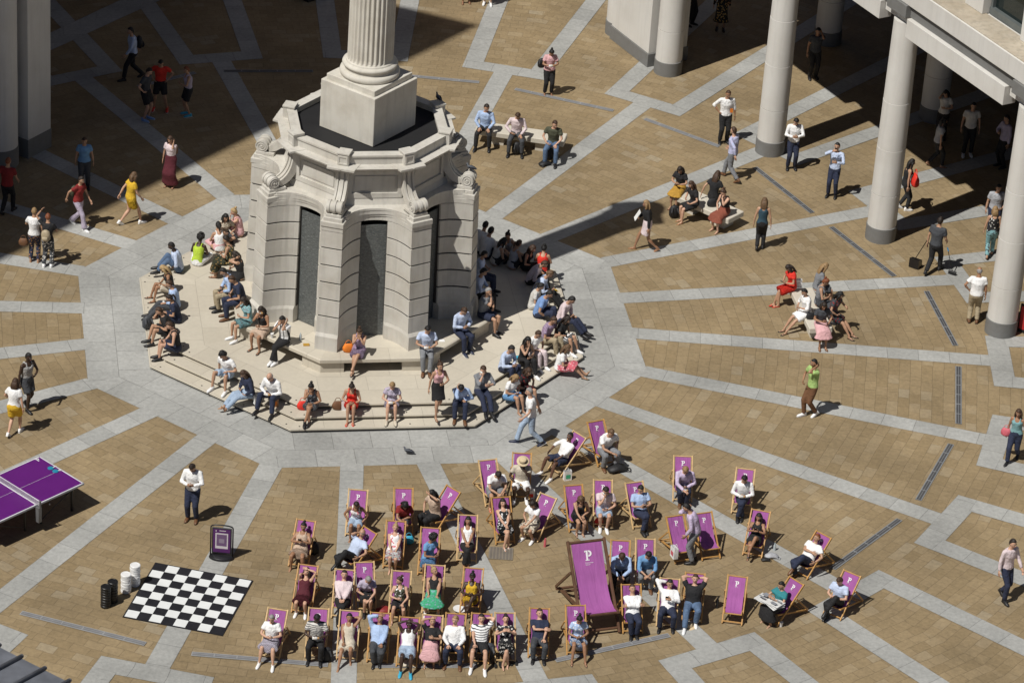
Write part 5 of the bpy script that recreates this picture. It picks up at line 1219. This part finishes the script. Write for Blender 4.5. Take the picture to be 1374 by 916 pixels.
# ================================================================ bags and small things
def bag(kind,x,y,z,col,label,rz=0,s=1.,cat='bag',d2=None):
    p=G(x,y,z+ (.0)); mb=MB(); c1=plain('bag_'+col,CL.get(col,(.5,.5,.5)),.6,0,.2,8.,.5,14.); 
    t=thing(kind,label,cat,(p.x,p.y,z),rz)
    if kind=='backpack':
        mb.tube([(0,0,.02),(0,0,.08),(0,.01,.22),(0,.0,.34),(0,-.01,.40)],[(.10,.06),(.15,.10),(.155,.10),(.13,.075),(.05,.03)],(1,0,0),12); obj('body',mb.mesh('body',[c1],smooth=True),t)
        mb=MB(); mb.tube([(0,.08,.05),(0,.12,.12),(0,.10,.20)],[(.09,.03),(.11,.045),(.09,.03)],(1,0,0),10); obj('pocket',mb.mesh('pocket',[c1],smooth=True),t)
        for sx in(-1,1):
            mb=MB(); mb.tube([(sx*.07,-.07,.34),(sx*.10,-.16,.24),(sx*.11,-.12,.10),(sx*.10,-.07,.06)],[(.02,.006)]*4,(1,0,0),6); obj('strap',mb.mesh('strap',[c1]),t)
    elif kind=='flat_bag':
        mb.tube([(-.24,0,.05),(-.2,0,.07),(0,.03,.10),(.18,.0,.07),(.26,-.02,.03)],[(.05,.03),(.12,.06),(.16,.09),(.13,.07),(.05,.02)],(0,1,0),12); obj('body',mb.mesh('body',[c1],smooth=True),t)
        mb=MB(); mb.tube([(.1,-.1,.10),(.25,-.18,.05),(.33,-.05,.03),(.2,.12,.05)],[.012]*4,None,6); obj('strap',mb.mesh('strap',[c1]),t)
    elif kind=='handbag':
        mb.tube([(0,0,.01),(0,0,.05),(0,0,.15),(0,0,.23),(0,0,.25)],[(.10,.06),(.15,.08),(.15,.075),(.11,.03),(.10,.01)],(1,0,0),12); obj('body',mb.mesh('body',[c1],smooth=True),t)
        mb=MB(); n=9; mb.tube([(.08*math.cos(math.pi*k/(n-1)),0,.24+.11*math.sin(math.pi*k/(n-1))) for k in range(n)],[.009]*n,None,6); obj('handle',mb.mesh('handle',[c1]),t)
    elif kind in('paper_bag','carrier_bag'):
        w_,d_,h_=.10,.055,.27; vs=[(-w_,-d_,0),(w_,-d_,0),(w_,d_,0),(-w_,d_,0),(-w_*1.05,-d_*.9,h_),(w_*1.0,-d_*.7,h_*.97),(w_*1.05,d_*.9,h_),(-w_,d_*.8,h_*.98)]
        mb.add(vs,[(3,2,1,0),(0,1,5,4),(1,2,6,5),(2,3,7,6),(3,0,4,7)]); c2=plain('bag2_'+str(d2),CL.get(d2,(.8,.8,.8)),.6) if d2 else c1
        mb.add([(-w_*.6,d_+.004,.06),(w_*.6,d_+.004,.06),(w_*.6,d_*.96+.004,.17),(-w_*.6,d_*.96+.004,.17)],[(0,1,2,3)],1)
        mb.add([(-w_*.6,-d_-.004,.06),(w_*.6,-d_-.004,.06),(w_*.6,-d_*.9-.004,.17),(-w_*.6,-d_*.9-.004,.17)],[(3,2,1,0)],1)
        obj('body',mb.mesh('body',[c1,c2]),t)
        for sy in(-1,1):
            mb=MB(); n=7; mb.tube([(.05*math.cos(math.pi*k/(n-1)),sy*d_*.7,h_-.01+.07*math.sin(math.pi*k/(n-1))) for k in range(n)],[.005]*n,None,5); obj('handle',mb.mesh('handle',[c1]),t)
    t.scale=(s,s,s); return t
G0=0
for a in [
('backpack',198,441,.125,'char','dark backpack on the left steps by the men in black',.3),
('handbag',406,549,T2,'red','bright red bag on the steps beside the woman in grey'),
('handbag',453,549,T2,'brown','brown leather handbag left of the woman in red'),
('carrier_bag',463,549,T2,'white','white carrier bag beside the brown handbag'),
('handbag',467,472,BZ,'orange','orange bag on the bench beside the purple dress'),
('paper_bag',368,545,T2,'tan','brown and orange paper bag at the bald man\'s feet',.2,1.,'bag','orange'),
('carrier_bag',345,541,T2,'white','white and pink carrier bag between the bearded man and navy woman',.4,.9,'bag','rose'),
('backpack',693,207,0,'black','black rucksack under the middle man of the far bench'),
('backpack',736,214,0,'black','black backpack at the feet of the man in olive'),
('flat_bag',731,222,0,'black','black jacket heap beside the backpack at the far bench',.4,.8),
('backpack',904,292,0,'black','black backpack on the ground left of the right bench'),
('handbag',955,277,.46,'black','black handbag on the right bench beside rust skirt woman'),
('handbag',1087,428,.46,'black','small black handbag on the near bench beside the white dress',0,.8),
('carrier_bag',1071,385,.46,'white','white bag on the near bench behind the woman in red',0,.9),
('flat_bag',828,632,0,'black','black bag slumped beside the highest deckchair man',.3,1.1),
('carrier_bag',761,643,0,'white','white carrier bag in front of the man in navy shorts',.2,1.,'bag','kgreen'),
('paper_bag',929,719,0,'offw','white paper bag with red print at the lilac shirt man\'s feet',.2,.9,'bag','red'),
('handbag',803,704,0,'red','small red bag between two deckchairs',0,.8),
('carrier_bag',712,668,0,'white','white bag with red base at the straw hat man\'s feet',0,.9,'bag','red'),
('handbag',548,729,0,'cyan','small colourful bag beside the dark red top woman\'s chair',0,.9),
('backpack',421,743,0,'black','black bag beside the chair of the woman in beige',0,.9),
('backpack',438,886,0,'black','black bag at the feet of the man in striped shirt',0,.95),
('backpack',655,882,0,'char','grey rucksack between the legs of the man in striped tee',0,1.05),
('flat_bag',547,893,0,'cream','cream bag at the feet of the woman in denim',0,.7),
('handbag',576,886,0,'grey','grey bag beside the woman in a long pink skirt',0,.9),
('flat_bag',516,822,0,'dred','dark red cloth bag beside the grey haired woman\'s deckchair',0,.9),
('flat_bag',413,820,0,'grey','grey bag under the maroon dress woman\'s deckchair',0,.6),
('flat_bag',1035,748,0,'lgrey','grey plastic bag beside the woman with crossed legs',0,.7),
('flat_bag',1027,752,0,'black','black shoes and pouch beside the grey plastic bag',0,.45),
('handbag',778,872,0,'white','small white bag under the light blue dress woman',0,.7),
('flat_bag',743,391,T2,'yellow','yellow packet on the right steps',0,.4),
('flat_bag',782,444,.0,'lgrey','clear plastic bag by the pink shirt man',0,.01),
]:
    if a[7:8]==(.01,): continue
    bag(*a)
def attach(r,kind,off,col,label,rz=0,s=1.,d2=None):
    p=r['W']@V(off); t=bag(kind,0,0,0,col,label,r['root'].rotation_euler[2]+rz,s,'bag',d2); t.location=p; return t
attach(REC['man in pale shirt with black backpack walking in the shade'],'backpack',(0,-.20,1.02),'black','black backpack worn by the walking man in the shade',math.pi)
attach(REC['woman in pink top and black trousers eating, top centre'],'backpack',(.24,-.12,.85),'black','black shoulder bag of the woman in pink top',math.pi,.8)
attach(REC['woman in pale pink top and long maroon skirt at the shadow edge'],'backpack',(0,-.18,.95),'brown','brown backpack of the woman in a maroon skirt',math.pi,.8)
attach(REC['woman in dark red top and pale wide trousers with bag'],'backpack',(-.05,-.19,.90),'olive','olive backpack of the woman in dark red top',math.pi,.85)
attach(REC['woman in black top raising an arm, black and white patterned trousers'],'backpack',(0,-.18,.90),'khaki','grey backpack worn by the woman raising an arm',math.pi,.85)
attach(REC['woman with cropped fair hair, white top and patterned trousers'],'handbag',(-.30,.0,.50),'brown','brown handbag held by the woman with cropped hair',0,.9)
attach(REC['man in pale vest and dark shorts at the left'],'handbag',(.25,-.1,.62),'brown','dark bag carried by the man in a pale vest',0,.9)
attach(REC['woman in turquoise top with pink bag at the right edge'],'handbag',(.26,.05,.72),'rose','pink bag of the woman at the right edge',0,.9)
attach(REC['woman in black half hidden behind the column with red bag'],'handbag',(.16,.22,.86),'red','red bag of the woman behind the column',0,1.5)
attach(REC['man in lilac shirt bending beside the empty deckchairs'],'carrier_bag',(-.20,.46,.22),'white','white and pink gift bag held by the bending man',.5,1.1,'rose')
r=REC['blonde woman in black jacket and pale skirt carrying a white folder']
mb=MB(); mb.box((0,0,0),(.22,.012,.30)); o=obj('folder',mb.mesh('folder',[wp])); o.matrix_world=r['W']@Matrix.Translation((.10,.30,1.08))@Matrix.Rotation(.5,4,'X'); tag(o,'white folder carried by the blonde woman in a black jacket','folder')
r=REC['man in white shirt with orange badge, one hand on hip']
mb=MB(); mb.box((0,0,0),(.09,.008,.13)); o=obj('badge',mb.mesh('badge',[plain('badge_orange',CL['orange'],.5)])); o.matrix_world=r['W']@Matrix.Translation((-.13,.165,1.14)); tag(o,'orange badge hanging on the white shirted man','badge')
# cleaner's long handled pan and broom
r=REC['man in dark shirt pulling a black dustpan on a pole']; Wm=r['W']
t=thing('dustpan','black lobby dustpan on a long handle left of the man in dark shirt','dustpan'); t.matrix_world=Wm@Matrix.Translation((-.55,.0,0))
mb=MB(); mb.add([(-.15,-.12,.02),(.15,-.12,.02),(.15,.14,.02),(-.15,.14,.02),(-.15,-.12,.30),(.15,-.12,.30),(.15,.10,.24),(-.15,.10,.24)],[(3,2,1,0),(0,1,5,4),(1,2,6,5),(2,3,7,6),(3,0,4,7),(4,5,6,7)]); obj('pan',mb.mesh('pan',[phm]),t)
mb=MB(); mb.tube([(0,-.1,.28),(.24,.05,.92)],[.012,.012],None,6); obj('handle',mb.mesh('handle',[phm]),t)
t=thing('broom','short black broom right of the man in dark shirt','broom'); t.matrix_world=Wm@Matrix.Translation((.5,.25,0))
mb=MB(); mb.box((0,0,.06),(.24,.06,.12)); obj('head',mb.mesh('head',[phm],bevel=.01),t)
mb=MB(); mb.tube([(0,0,.1),(-.24,-.02,.80)],[.012,.012],None,6); obj('handle',mb.mesh('handle',[phm]),t)
mb=MB(); mb.tube([(-.20,-.015,.70),(-.24,-.02,.80)],[.02,.02],None,6); obj('grip',mb.mesh('grip',[plain('grip_blue',(.03,.25,.5),.5)]),t)
# newspaper
for c,r in CH:
    if r and 'newspaper' in r['root']['label']:
        mb=MB(); rn=random.Random(5)
        for k in range(3):
            a=.1*k; M=Matrix.Rotation(a,3,'Z')
            g_=[(x,y,.03*math.cos(x*9+k)+.012*k) for y in(-.2,-.07,.07,.2) for x in(-.33,-.2,-.08,0,.08,.2,.33)]
            mb.add([M@V(p) for p in g_],[(j*7+i,j*7+i+1,(j+1)*7+i+1,(j+1)*7+i) for j in range(3) for i in range(6)],0)
        for (x,y,w_,h_,q) in ((-.2,.08,.16,.1,1),(-.2,-.1,.18,.06,2),(.16,.1,.2,.07,2),(.18,-.06,.16,.16,1),(.05,-.15,.07,.05,3)):
            mb.add([(x-w_/2,y-h_/2,.085),(x+w_/2,y-h_/2,.085),(x+w_/2,y+h_/2,.085),(x-w_/2,y+h_/2,.085)],[(0,1,2,3)],q)
        o=obj('newspaper',mb.mesh('newspaper',[plain('newsprint',(.72,.72,.71),.9),plain('print_dark',(.26,.27,.30),.9),plain('print_grey',(.33,.34,.36),.9),plain('print_blue',(.08,.3,.42),.9)]))
        o.matrix_world=r['W']@Matrix.Translation((0,.40,.36))@Matrix.Rotation(.12,4,'X'); tag(o,'open newspaper held by the woman in a teal top','newspaper')
def small(kind,x,y,z,label,cat,fn):
    p=G(x,y,z); mb=MB(); mats=fn(mb); o=obj(kind,mb.mesh(kind,mats,smooth=.7),None,(p.x,p.y,z)); tag(o,label,cat)
cupw=plain('cup_white',(.8,.8,.8),.5)
def cup(mb): mb.lathe([(.03,0),(.042,.11),(.045,.115)],n=12); mb.lathe([(.046,.116),(.044,.13)],n=12); return [cupw]
def bottle(mb): mb.lathe([(.033,0),(.034,.15),(.014,.19),(.014,.22)],n=12); return [plain('bottle_clear',(.45,.5,.52),.1)]
def bottler(mb): mb.lathe([(.033,0),(.034,.17),(.02,.20),(.022,.24)],n=12); return [plain('bottle_red',(.55,.12,.14),.3)]
def bottlek(mb): mb.lathe([(.036,0),(.037,.22),(.02,.25),(.022,.29)],n=12); return [plain('bottle_black',(.015,.016,.02),.3)]
def box_(c,d): 
    def f(mb): mb.box((0,0,d[2]/2),d); return [plain('box_'+c,CL[c],.6)]
    return f
small('cup',1048,840,0,'white paper cup on the ground beside the newspaper reader','cup',cup)
small('bottle',1039,738,0,'clear bottle on the ground right of the woman with crossed legs','bottle',bottle)
small('bottle',731,733,0,'red water bottle beside the chair of the woman facing left','bottle',bottler)
small('bottle',962,815,0,'black flask beside the man with both hands behind his head','bottle',bottlek)
small('bottle',403,456,BZ,'clear water bottle on the bench right of the man in printed tee','bottle',bottle)
small('food_packet',411,463,BZ,'yellow and blue packet on the bench right of the water bottle','packet',box_('mustard',(.16,.1,.03)))
small('cup',365,453,BZ,'small iced drink on the bench beside the beige skirt woman','cup',cup)
small('napkin',593,457,BZ,'white napkin on the bench between the two seated men','napkin',box_('white',(.14,.11,.01)))
small('lunch_box',696,481,PL,'blue box held by the man in blue shirt on right steps','box',box_('cyan',(.16,.12,.06)))
small('cup',620,889,0,'white cup with red base at the feet of the front row middle man','cup',cup)
def plate(mb): mb.lathe([(.0,.0),(.10,.0),(.16,.02),(.165,.025),(.155,.025),(.10,.008),(.0,.008)],n=24,caps=False); return [cupw]
small('plate',617,817,.05,'white round dish behind the front row of deckchairs','plate',plate)
def hat(mb): mb.lathe([(.0,.10),(.07,.10),(.09,.08),(.095,.02),(.17,.01),(.175,.0)],n=20,caps=False); return [plain('straw2',(.62,.48,.30),.8)]
small('sun_hat',924,840,0,'straw hat on the ground between two front row deckchairs','hat',hat)
def shoes2(mb):
    for s in(-1,1): mb.tube([(s*.06,-.1,.02),(s*.06,0,.03),(s*.07,.12,.02)],[(.03,.02),(.045,.03),(.035,.02)],(1,0,0),8)
    return [plain('shoe_blk',(.02,.02,.02),.5)]
small('pair_of_shoes',689,890,0,'pair of black shoes beside the woman with a camera','shoes',shoes2)
small('pair_of_shoes',641,888,0,'black shoes beside the man in striped tee','shoes',shoes2)
small('pair_of_shoes',668,893,0,'dark sandals beside the grey rucksack','shoes',shoes2)
# ================================================================ benches of pale stone
def stone_bench(p,q,w_,label):
    a=G(p[0],p[1],.46);b=G(q[0],q[1],.46);c=(a+b)/2;d=(b-a).xy;l=d.length
    t=thing('stone_bench',label,'bench',(c.x,c.y,0),math.atan2(d.y,d.x),'pale stone benches')
    mb=MB(); mb.box((0,0,.375),(l,w_,.17)); me=mb.mesh('seat',[stone('bench_stone',(.60,.56,.48),.25,1.5,False)],bevel=.02); obj('seat',me,t)
    for s in(-1,1):
        mb=MB(); mb.box((s*l*.27,0,.145),(.5,w_*.6,.289)); obj('support',mb.mesh('support',[stone('bench_stone',(.6,.56,.48))]),t)
    return t
stone_bench((640,168),(759,185),.62,'long pale stone bench with three seated men behind the fountain')
stone_bench((911,255),(988,289),.74,'pale stone bench on the right with four women in dark clothes')
stone_bench((1075,386),(1102,440),.66,'pale stone bench crowded with six women, near right')
# ================================================================ table tennis
tt_t=plain('table_purple',(.115,.012,.17),.4,0,.05); tw_=plain('table_white',(.75,.75,.78),.5); tk_=plain('table_leg_black',(.012,.012,.014),.4); tg=plain('table_edge_grey',(.42,.44,.50),.4,.3)
c1=G(53,612,.76);c2=G(112,648,.76);c3=G(5,701.5,.76)
ux=(c2-c1).normalized(); uy=V((-ux.y,ux.x,0)); 
if uy.dot(c3-c2)<0: uy=-uy
TW=(c2-c1).length; TLn=2.74*TW/1.525
ctr=(c1+c2)/2+uy*TLn/2; ctr.z=0
t=thing('table_tennis_table','purple outdoor table tennis table with white lines and net','table',ctr,math.atan2(ux.y,ux.x))
X=TW/2; Y=TLn/2
sg_=1 if Matrix.Rotation(math.atan2(ux.y,ux.x),3,'Z')@V((0,1,0))@uy>0 else -1
for s in(-1,1):
    mb=MB(); mb.box((0,s*(Y/2+.005),.748),(2*X,Y-.012,.022)); h=obj('table_half',mb.mesh('table_half',[tt_t]),t)
    mb=MB()
    for (cx_,cy_,w_,l_) in ((0,s*(Y-.012),2*X,.024),(X-.012,s*Y/2,.024,Y-.01),(-X+.012,s*Y/2,.024,Y-.01),(0,s*Y/2,.006,Y-.05),(0,s*.012,2*X,.02)): mb.box((cx_,cy_,.7605),(w_,l_,.002))
    obj('line',mb.mesh('line',[tw_]),h)
    mb=MB()
    for (cx_,cy_,w_,l_) in ((0,s*(Y+.008),2*X+.03,.016),(X+.008,s*Y/2,.016,Y),(-X-.008,s*Y/2,.016,Y)): mb.box((cx_,cy_,.738),(w_,l_,.045))
    obj('edge_rail',mb.mesh('edge_rail',[tg]),h)
    for sx in(-1,1):
        mb=MB(); mb.tube([(sx*(X-.14),s*(Y-.25),0),(sx*(X-.14),s*(Y-.25),.735)],[.035,.035],None,8); obj('leg',mb.mesh('leg',[tk_],smooth=.8),t)
        mb=MB(); mb.tube([(sx*(X-.14),s*.25,0.05),(sx*(X-.14),s*.25,.735)],[.035,.035],None,8); obj('leg',mb.mesh('leg',[tk_],smooth=.8),t)
        mb=MB(); mb.tube([(sx*(X-.14),s*(Y-.28),.6),(sx*(X-.14),s*.22,.12)],[.015,.015],None,6); obj('brace',mb.mesh('brace',[tk_]),t)
    mb=MB(); M=Matrix.Rotation(math.pi/2*s*1+ (0),4,'Z'); M.translation=V((-sg_*s*(X-.16)*(-1),s*(Y-.14),.763)); logoP(mb,.13,M); obj('logo',mb.mesh('logo',[tw_]),h)
mb=MB()
nx=2*X+.26
for k in range(46): mb.box((-nx/2+nx*k/45,0,.84),(.004,.004,.14))
for k in range(5): mb.box((0,0,.775+.03*k),(nx,.004,.004))
mb.box((0,0,.912),(nx,.012,.018)); net=obj('net',mb.mesh('net',[tw_]),t)
for s in(-1,1):
    mb=MB(); mb.box((s*nx/2,0,.80),(.04,.04,.26)); mb.box((s*(X+.075),0,.52),(.12,.10,.42)); obj('net_post',mb.mesh('net_post',[plain('post_grey',(.2,.2,.21),.4,.3)]),t)
def bat(p,ang,label):
    mb=MB(); mb.lathe([(0,0),(.078,0),(.08,.004),(.078,.012),(0,.013)],n=18,caps=False); mb.box((0,.115,.006),(.028,.10,.018),1)
    o=obj('table_tennis_bat',mb.mesh('table_tennis_bat',[plain('bat_blue',(.02,.24,.38),.5),wp]),None,p,ang); tag(o,label,'bat')
bat(tuple(G(68,628,.764)),-1.1,'blue table tennis bat on the table, left of two')
bat(tuple(G(74.5,632,.764)),-1.3,'blue table tennis bat on the table, right of two')
r=REC['girl in white tee and yellow shorts carrying a table tennis bat']; q=r['W']@(r['hands'][1][0]+r['hands'][1][1]@V((0,.15,0))); bat(tuple(q),.5,'blue table tennis bat held by the girl in yellow shorts')
mb=MB(); mb.ball((0,0,0),.02,12); p=G(66.5,676,.5); tag(obj('ball',mb.mesh('ball',[wp],smooth=True),None,tuple(p)),'white table tennis ball beside the net post','ball')
# ================================================================ chessboard and draughts
q=[G(208,755),G(340,779.5),G(298.5,853),G(164.5,828)]
cc_=sum(q,V((0,0,0)))/4; ex=((q[1]-q[0])+(q[2]-q[3])).normalized(); ang=math.atan2(ex.y,ex.x); S_=2.47
bw_=plain('board_white',(.78,.80,.80),.5,0,.04); bb_=plain('board_black',(.018,.018,.022),.45,0,.2)
t=thing('giant_chessboard','giant black and white chessboard mat laid on the paving','chessboard',cc_,ang)
mb=MB(); mb.box((0,0,.018),(S_,S_,.008)); obj('mat',mb.mesh('mat',[bb_]),t)
mb=MB(); u=(S_-.07)/8
for i in range(8):
    for j in range(8):
        x=(-4+i+.5)*u; y=(-4+j+.5)*u
        mb.box((x,y,.024),(u-.004,u-.004,.004),0 if (i+j)%2==0 else 1)
obj('squares',mb.mesh('squares',[bw_,bb_]),t)
ORD=['lying on the ground under','second from the ground in','third from the ground in','fourth from the ground in','fifth from the ground in','sixth from the ground in','seventh from the ground in']
def stack(x,y,n,mat,nm,where):
    p=G(x,y,0)
    for k in range(n):
        mb=MB(); mb.lathe([(.115,0),(.125,.008),(.125,.062),(.115,.07),(.095,.07),(.09,.064),(0,.064)],n=28)
        o=obj('draught',mb.mesh('draught',[mat],smooth=.6),None,(p.x+.004*math.sin(k*3+x),p.y+.004*math.cos(k*5),.072*k),k*.7)
        tag(o,'%s draught disc, %s %s'%(nm,ORD[k] if k<n-1 else 'topmost of',where),'draught piece','giant %s draughts stacked beside the board'%nm)
dw=plain('draught_white',(.80,.80,.80),.4,0,.03); db=plain('draught_black',(.012,.012,.013),.4,0,.1)
stack(169,793,7,dw,'white','the left white stack'); stack(181,784,8,dw,'white','the right white stack')
stack(142,813,8,db,'black','the left black stack'); stack(151,806,8,db,'black','the right black stack')
# ================================================================ swivel sign
p=G(297,748,0); t=thing('swing_sign','black framed swing sign with purple poster on a round foot','sign',(p.x,p.y+.0,0),TH-.05)
sb=plain('sign_black',(.015,.015,.018),.35); mb=MB(); mb.lathe([(.30,0),(.31,.02),(.29,.06),(.26,.075)],n=32); o=obj('foot',mb.mesh('foot',[sb],smooth=.6),t); o.scale=(1,.62,1)
pts=[]; 
for k in range(9): a=math.pi*k/8; pts.append((.27*(1 if math.cos(a)>0 else -1)*(1-(1-abs(math.cos(a)))**1.8),0,.84+.10*math.sin(a)))
mb=MB(); mb.tube([(.27,0,.06)]+pts+[(-.27,0,.06)],[.018]*(len(pts)+2),None,8); obj('frame',mb.mesh('frame',[sb],smooth=True),t)
mb=MB(); mb.box((0,0,.50),(.48,.03,.74)); obj('panel',mb.mesh('panel',[sb],bevel=.01),t)
for s in(-1,1):
    mb=MB(); mb.box((0,s*.018,.50),(.42,.004,.66),0); mb.box((0,s*.0205,.50),(.31,.002,.44),1); mb.box((0,s*.022,.52),(.25,.002,.33),2); mb.box((0,s*.0235,.50),(.13,.002,.12),3)
    mb.box((.02,s*.021,.79),(.16,.002,.018),1); mb.box((-.14,s*.021,.78),(.02,.002,.045),1)
    obj('poster',mb.mesh('poster',[plain('poster_purple',(.085,.015,.12),.5),plain('poster_frame',(.62,.58,.6),.6),plain('poster_pic',(.16,.09,.19),.6),plain('poster_pic2',(.30,.24,.32),.6)]),t)
p=G(1371,448,0); t=thing('pavement_sign','small pavement sign with a red panel behind the right column','sign',(p.x+.1,p.y,0),TH-.6)
mb=MB(); mb.box((0,0,.45),(.5,.05,.86)); obj('frame',mb.mesh('frame',[sb],bevel=.01),t); mb=MB(); mb.box((0,-.028,.47),(.42,.004,.7)); obj('panel',mb.mesh('panel',[plain('sign_red',(.45,.03,.03),.5)]),t)
# ================================================================ pigeons
pg1=plain('pigeon_grey',(.12,.13,.15),.6); pg2=plain('pigeon_dark',(.02,.022,.03),.5); pk=plain('pigeon_beak',(.1,.05,.04),.5)
def pigeon(x,y,z,rz,label,up=0.35):
    p=G(x,y,z)
    mb=MB(); mb.tube([(0,-.22,.09),(0,-.13,.10),(0,-.02,.12),(0,.07,.15),(0,.10,.20),(0,.115,.25),(0,.135,.265)],[(.03,.008),(.05,.03),(.065,.058),(.055,.052),(.03,.03),(.027,.027),(.012,.012)],(1,0,0),10)
    mb.tube([(0,.13,.262),(0,.165,.255)],[.008,.003],None,5,1)
    for s in(-1,1): mb.tube([(s*.02,.0,.07),(s*.022,.01,0.004),(s*.022,.045,0.003)],[.007,.005,.004],None,5,1)
    t=obj('pigeon',mb.mesh('pigeon',[pg1,pk],smooth=True),None,(p.x,p.y,z),rz); tag(t,label,'pigeon','pigeons on the square and fountain'); t.scale=(.8,.8,.8)
    for s in(-1,1):
        mb=MB(); mb.tube([(s*.055,.06,.14),(s*.066,-.02,.13),(s*.05,-.12,.12),(s*.02,-.2,.105)],[(.01,.03),(.014,.05),(.012,.035),(.004,.01)],(1,0,0),8); obj('wing',mb.mesh('wing',[pg2],smooth=True),t)
pigeon(547,609,0,1.3,'grey pigeon walking on the paving below the front steps')
pigeon(588,135,6.18,.4,'pigeon on the parapet post right of the column plinth')
pigeon(611,187,5.82,2.5,'dark pigeon on the cornice at the right of the fountain')
pigeon(631,229,5.06,1.2,'pigeon on the scroll at the far right of the fountain')
finish_people()
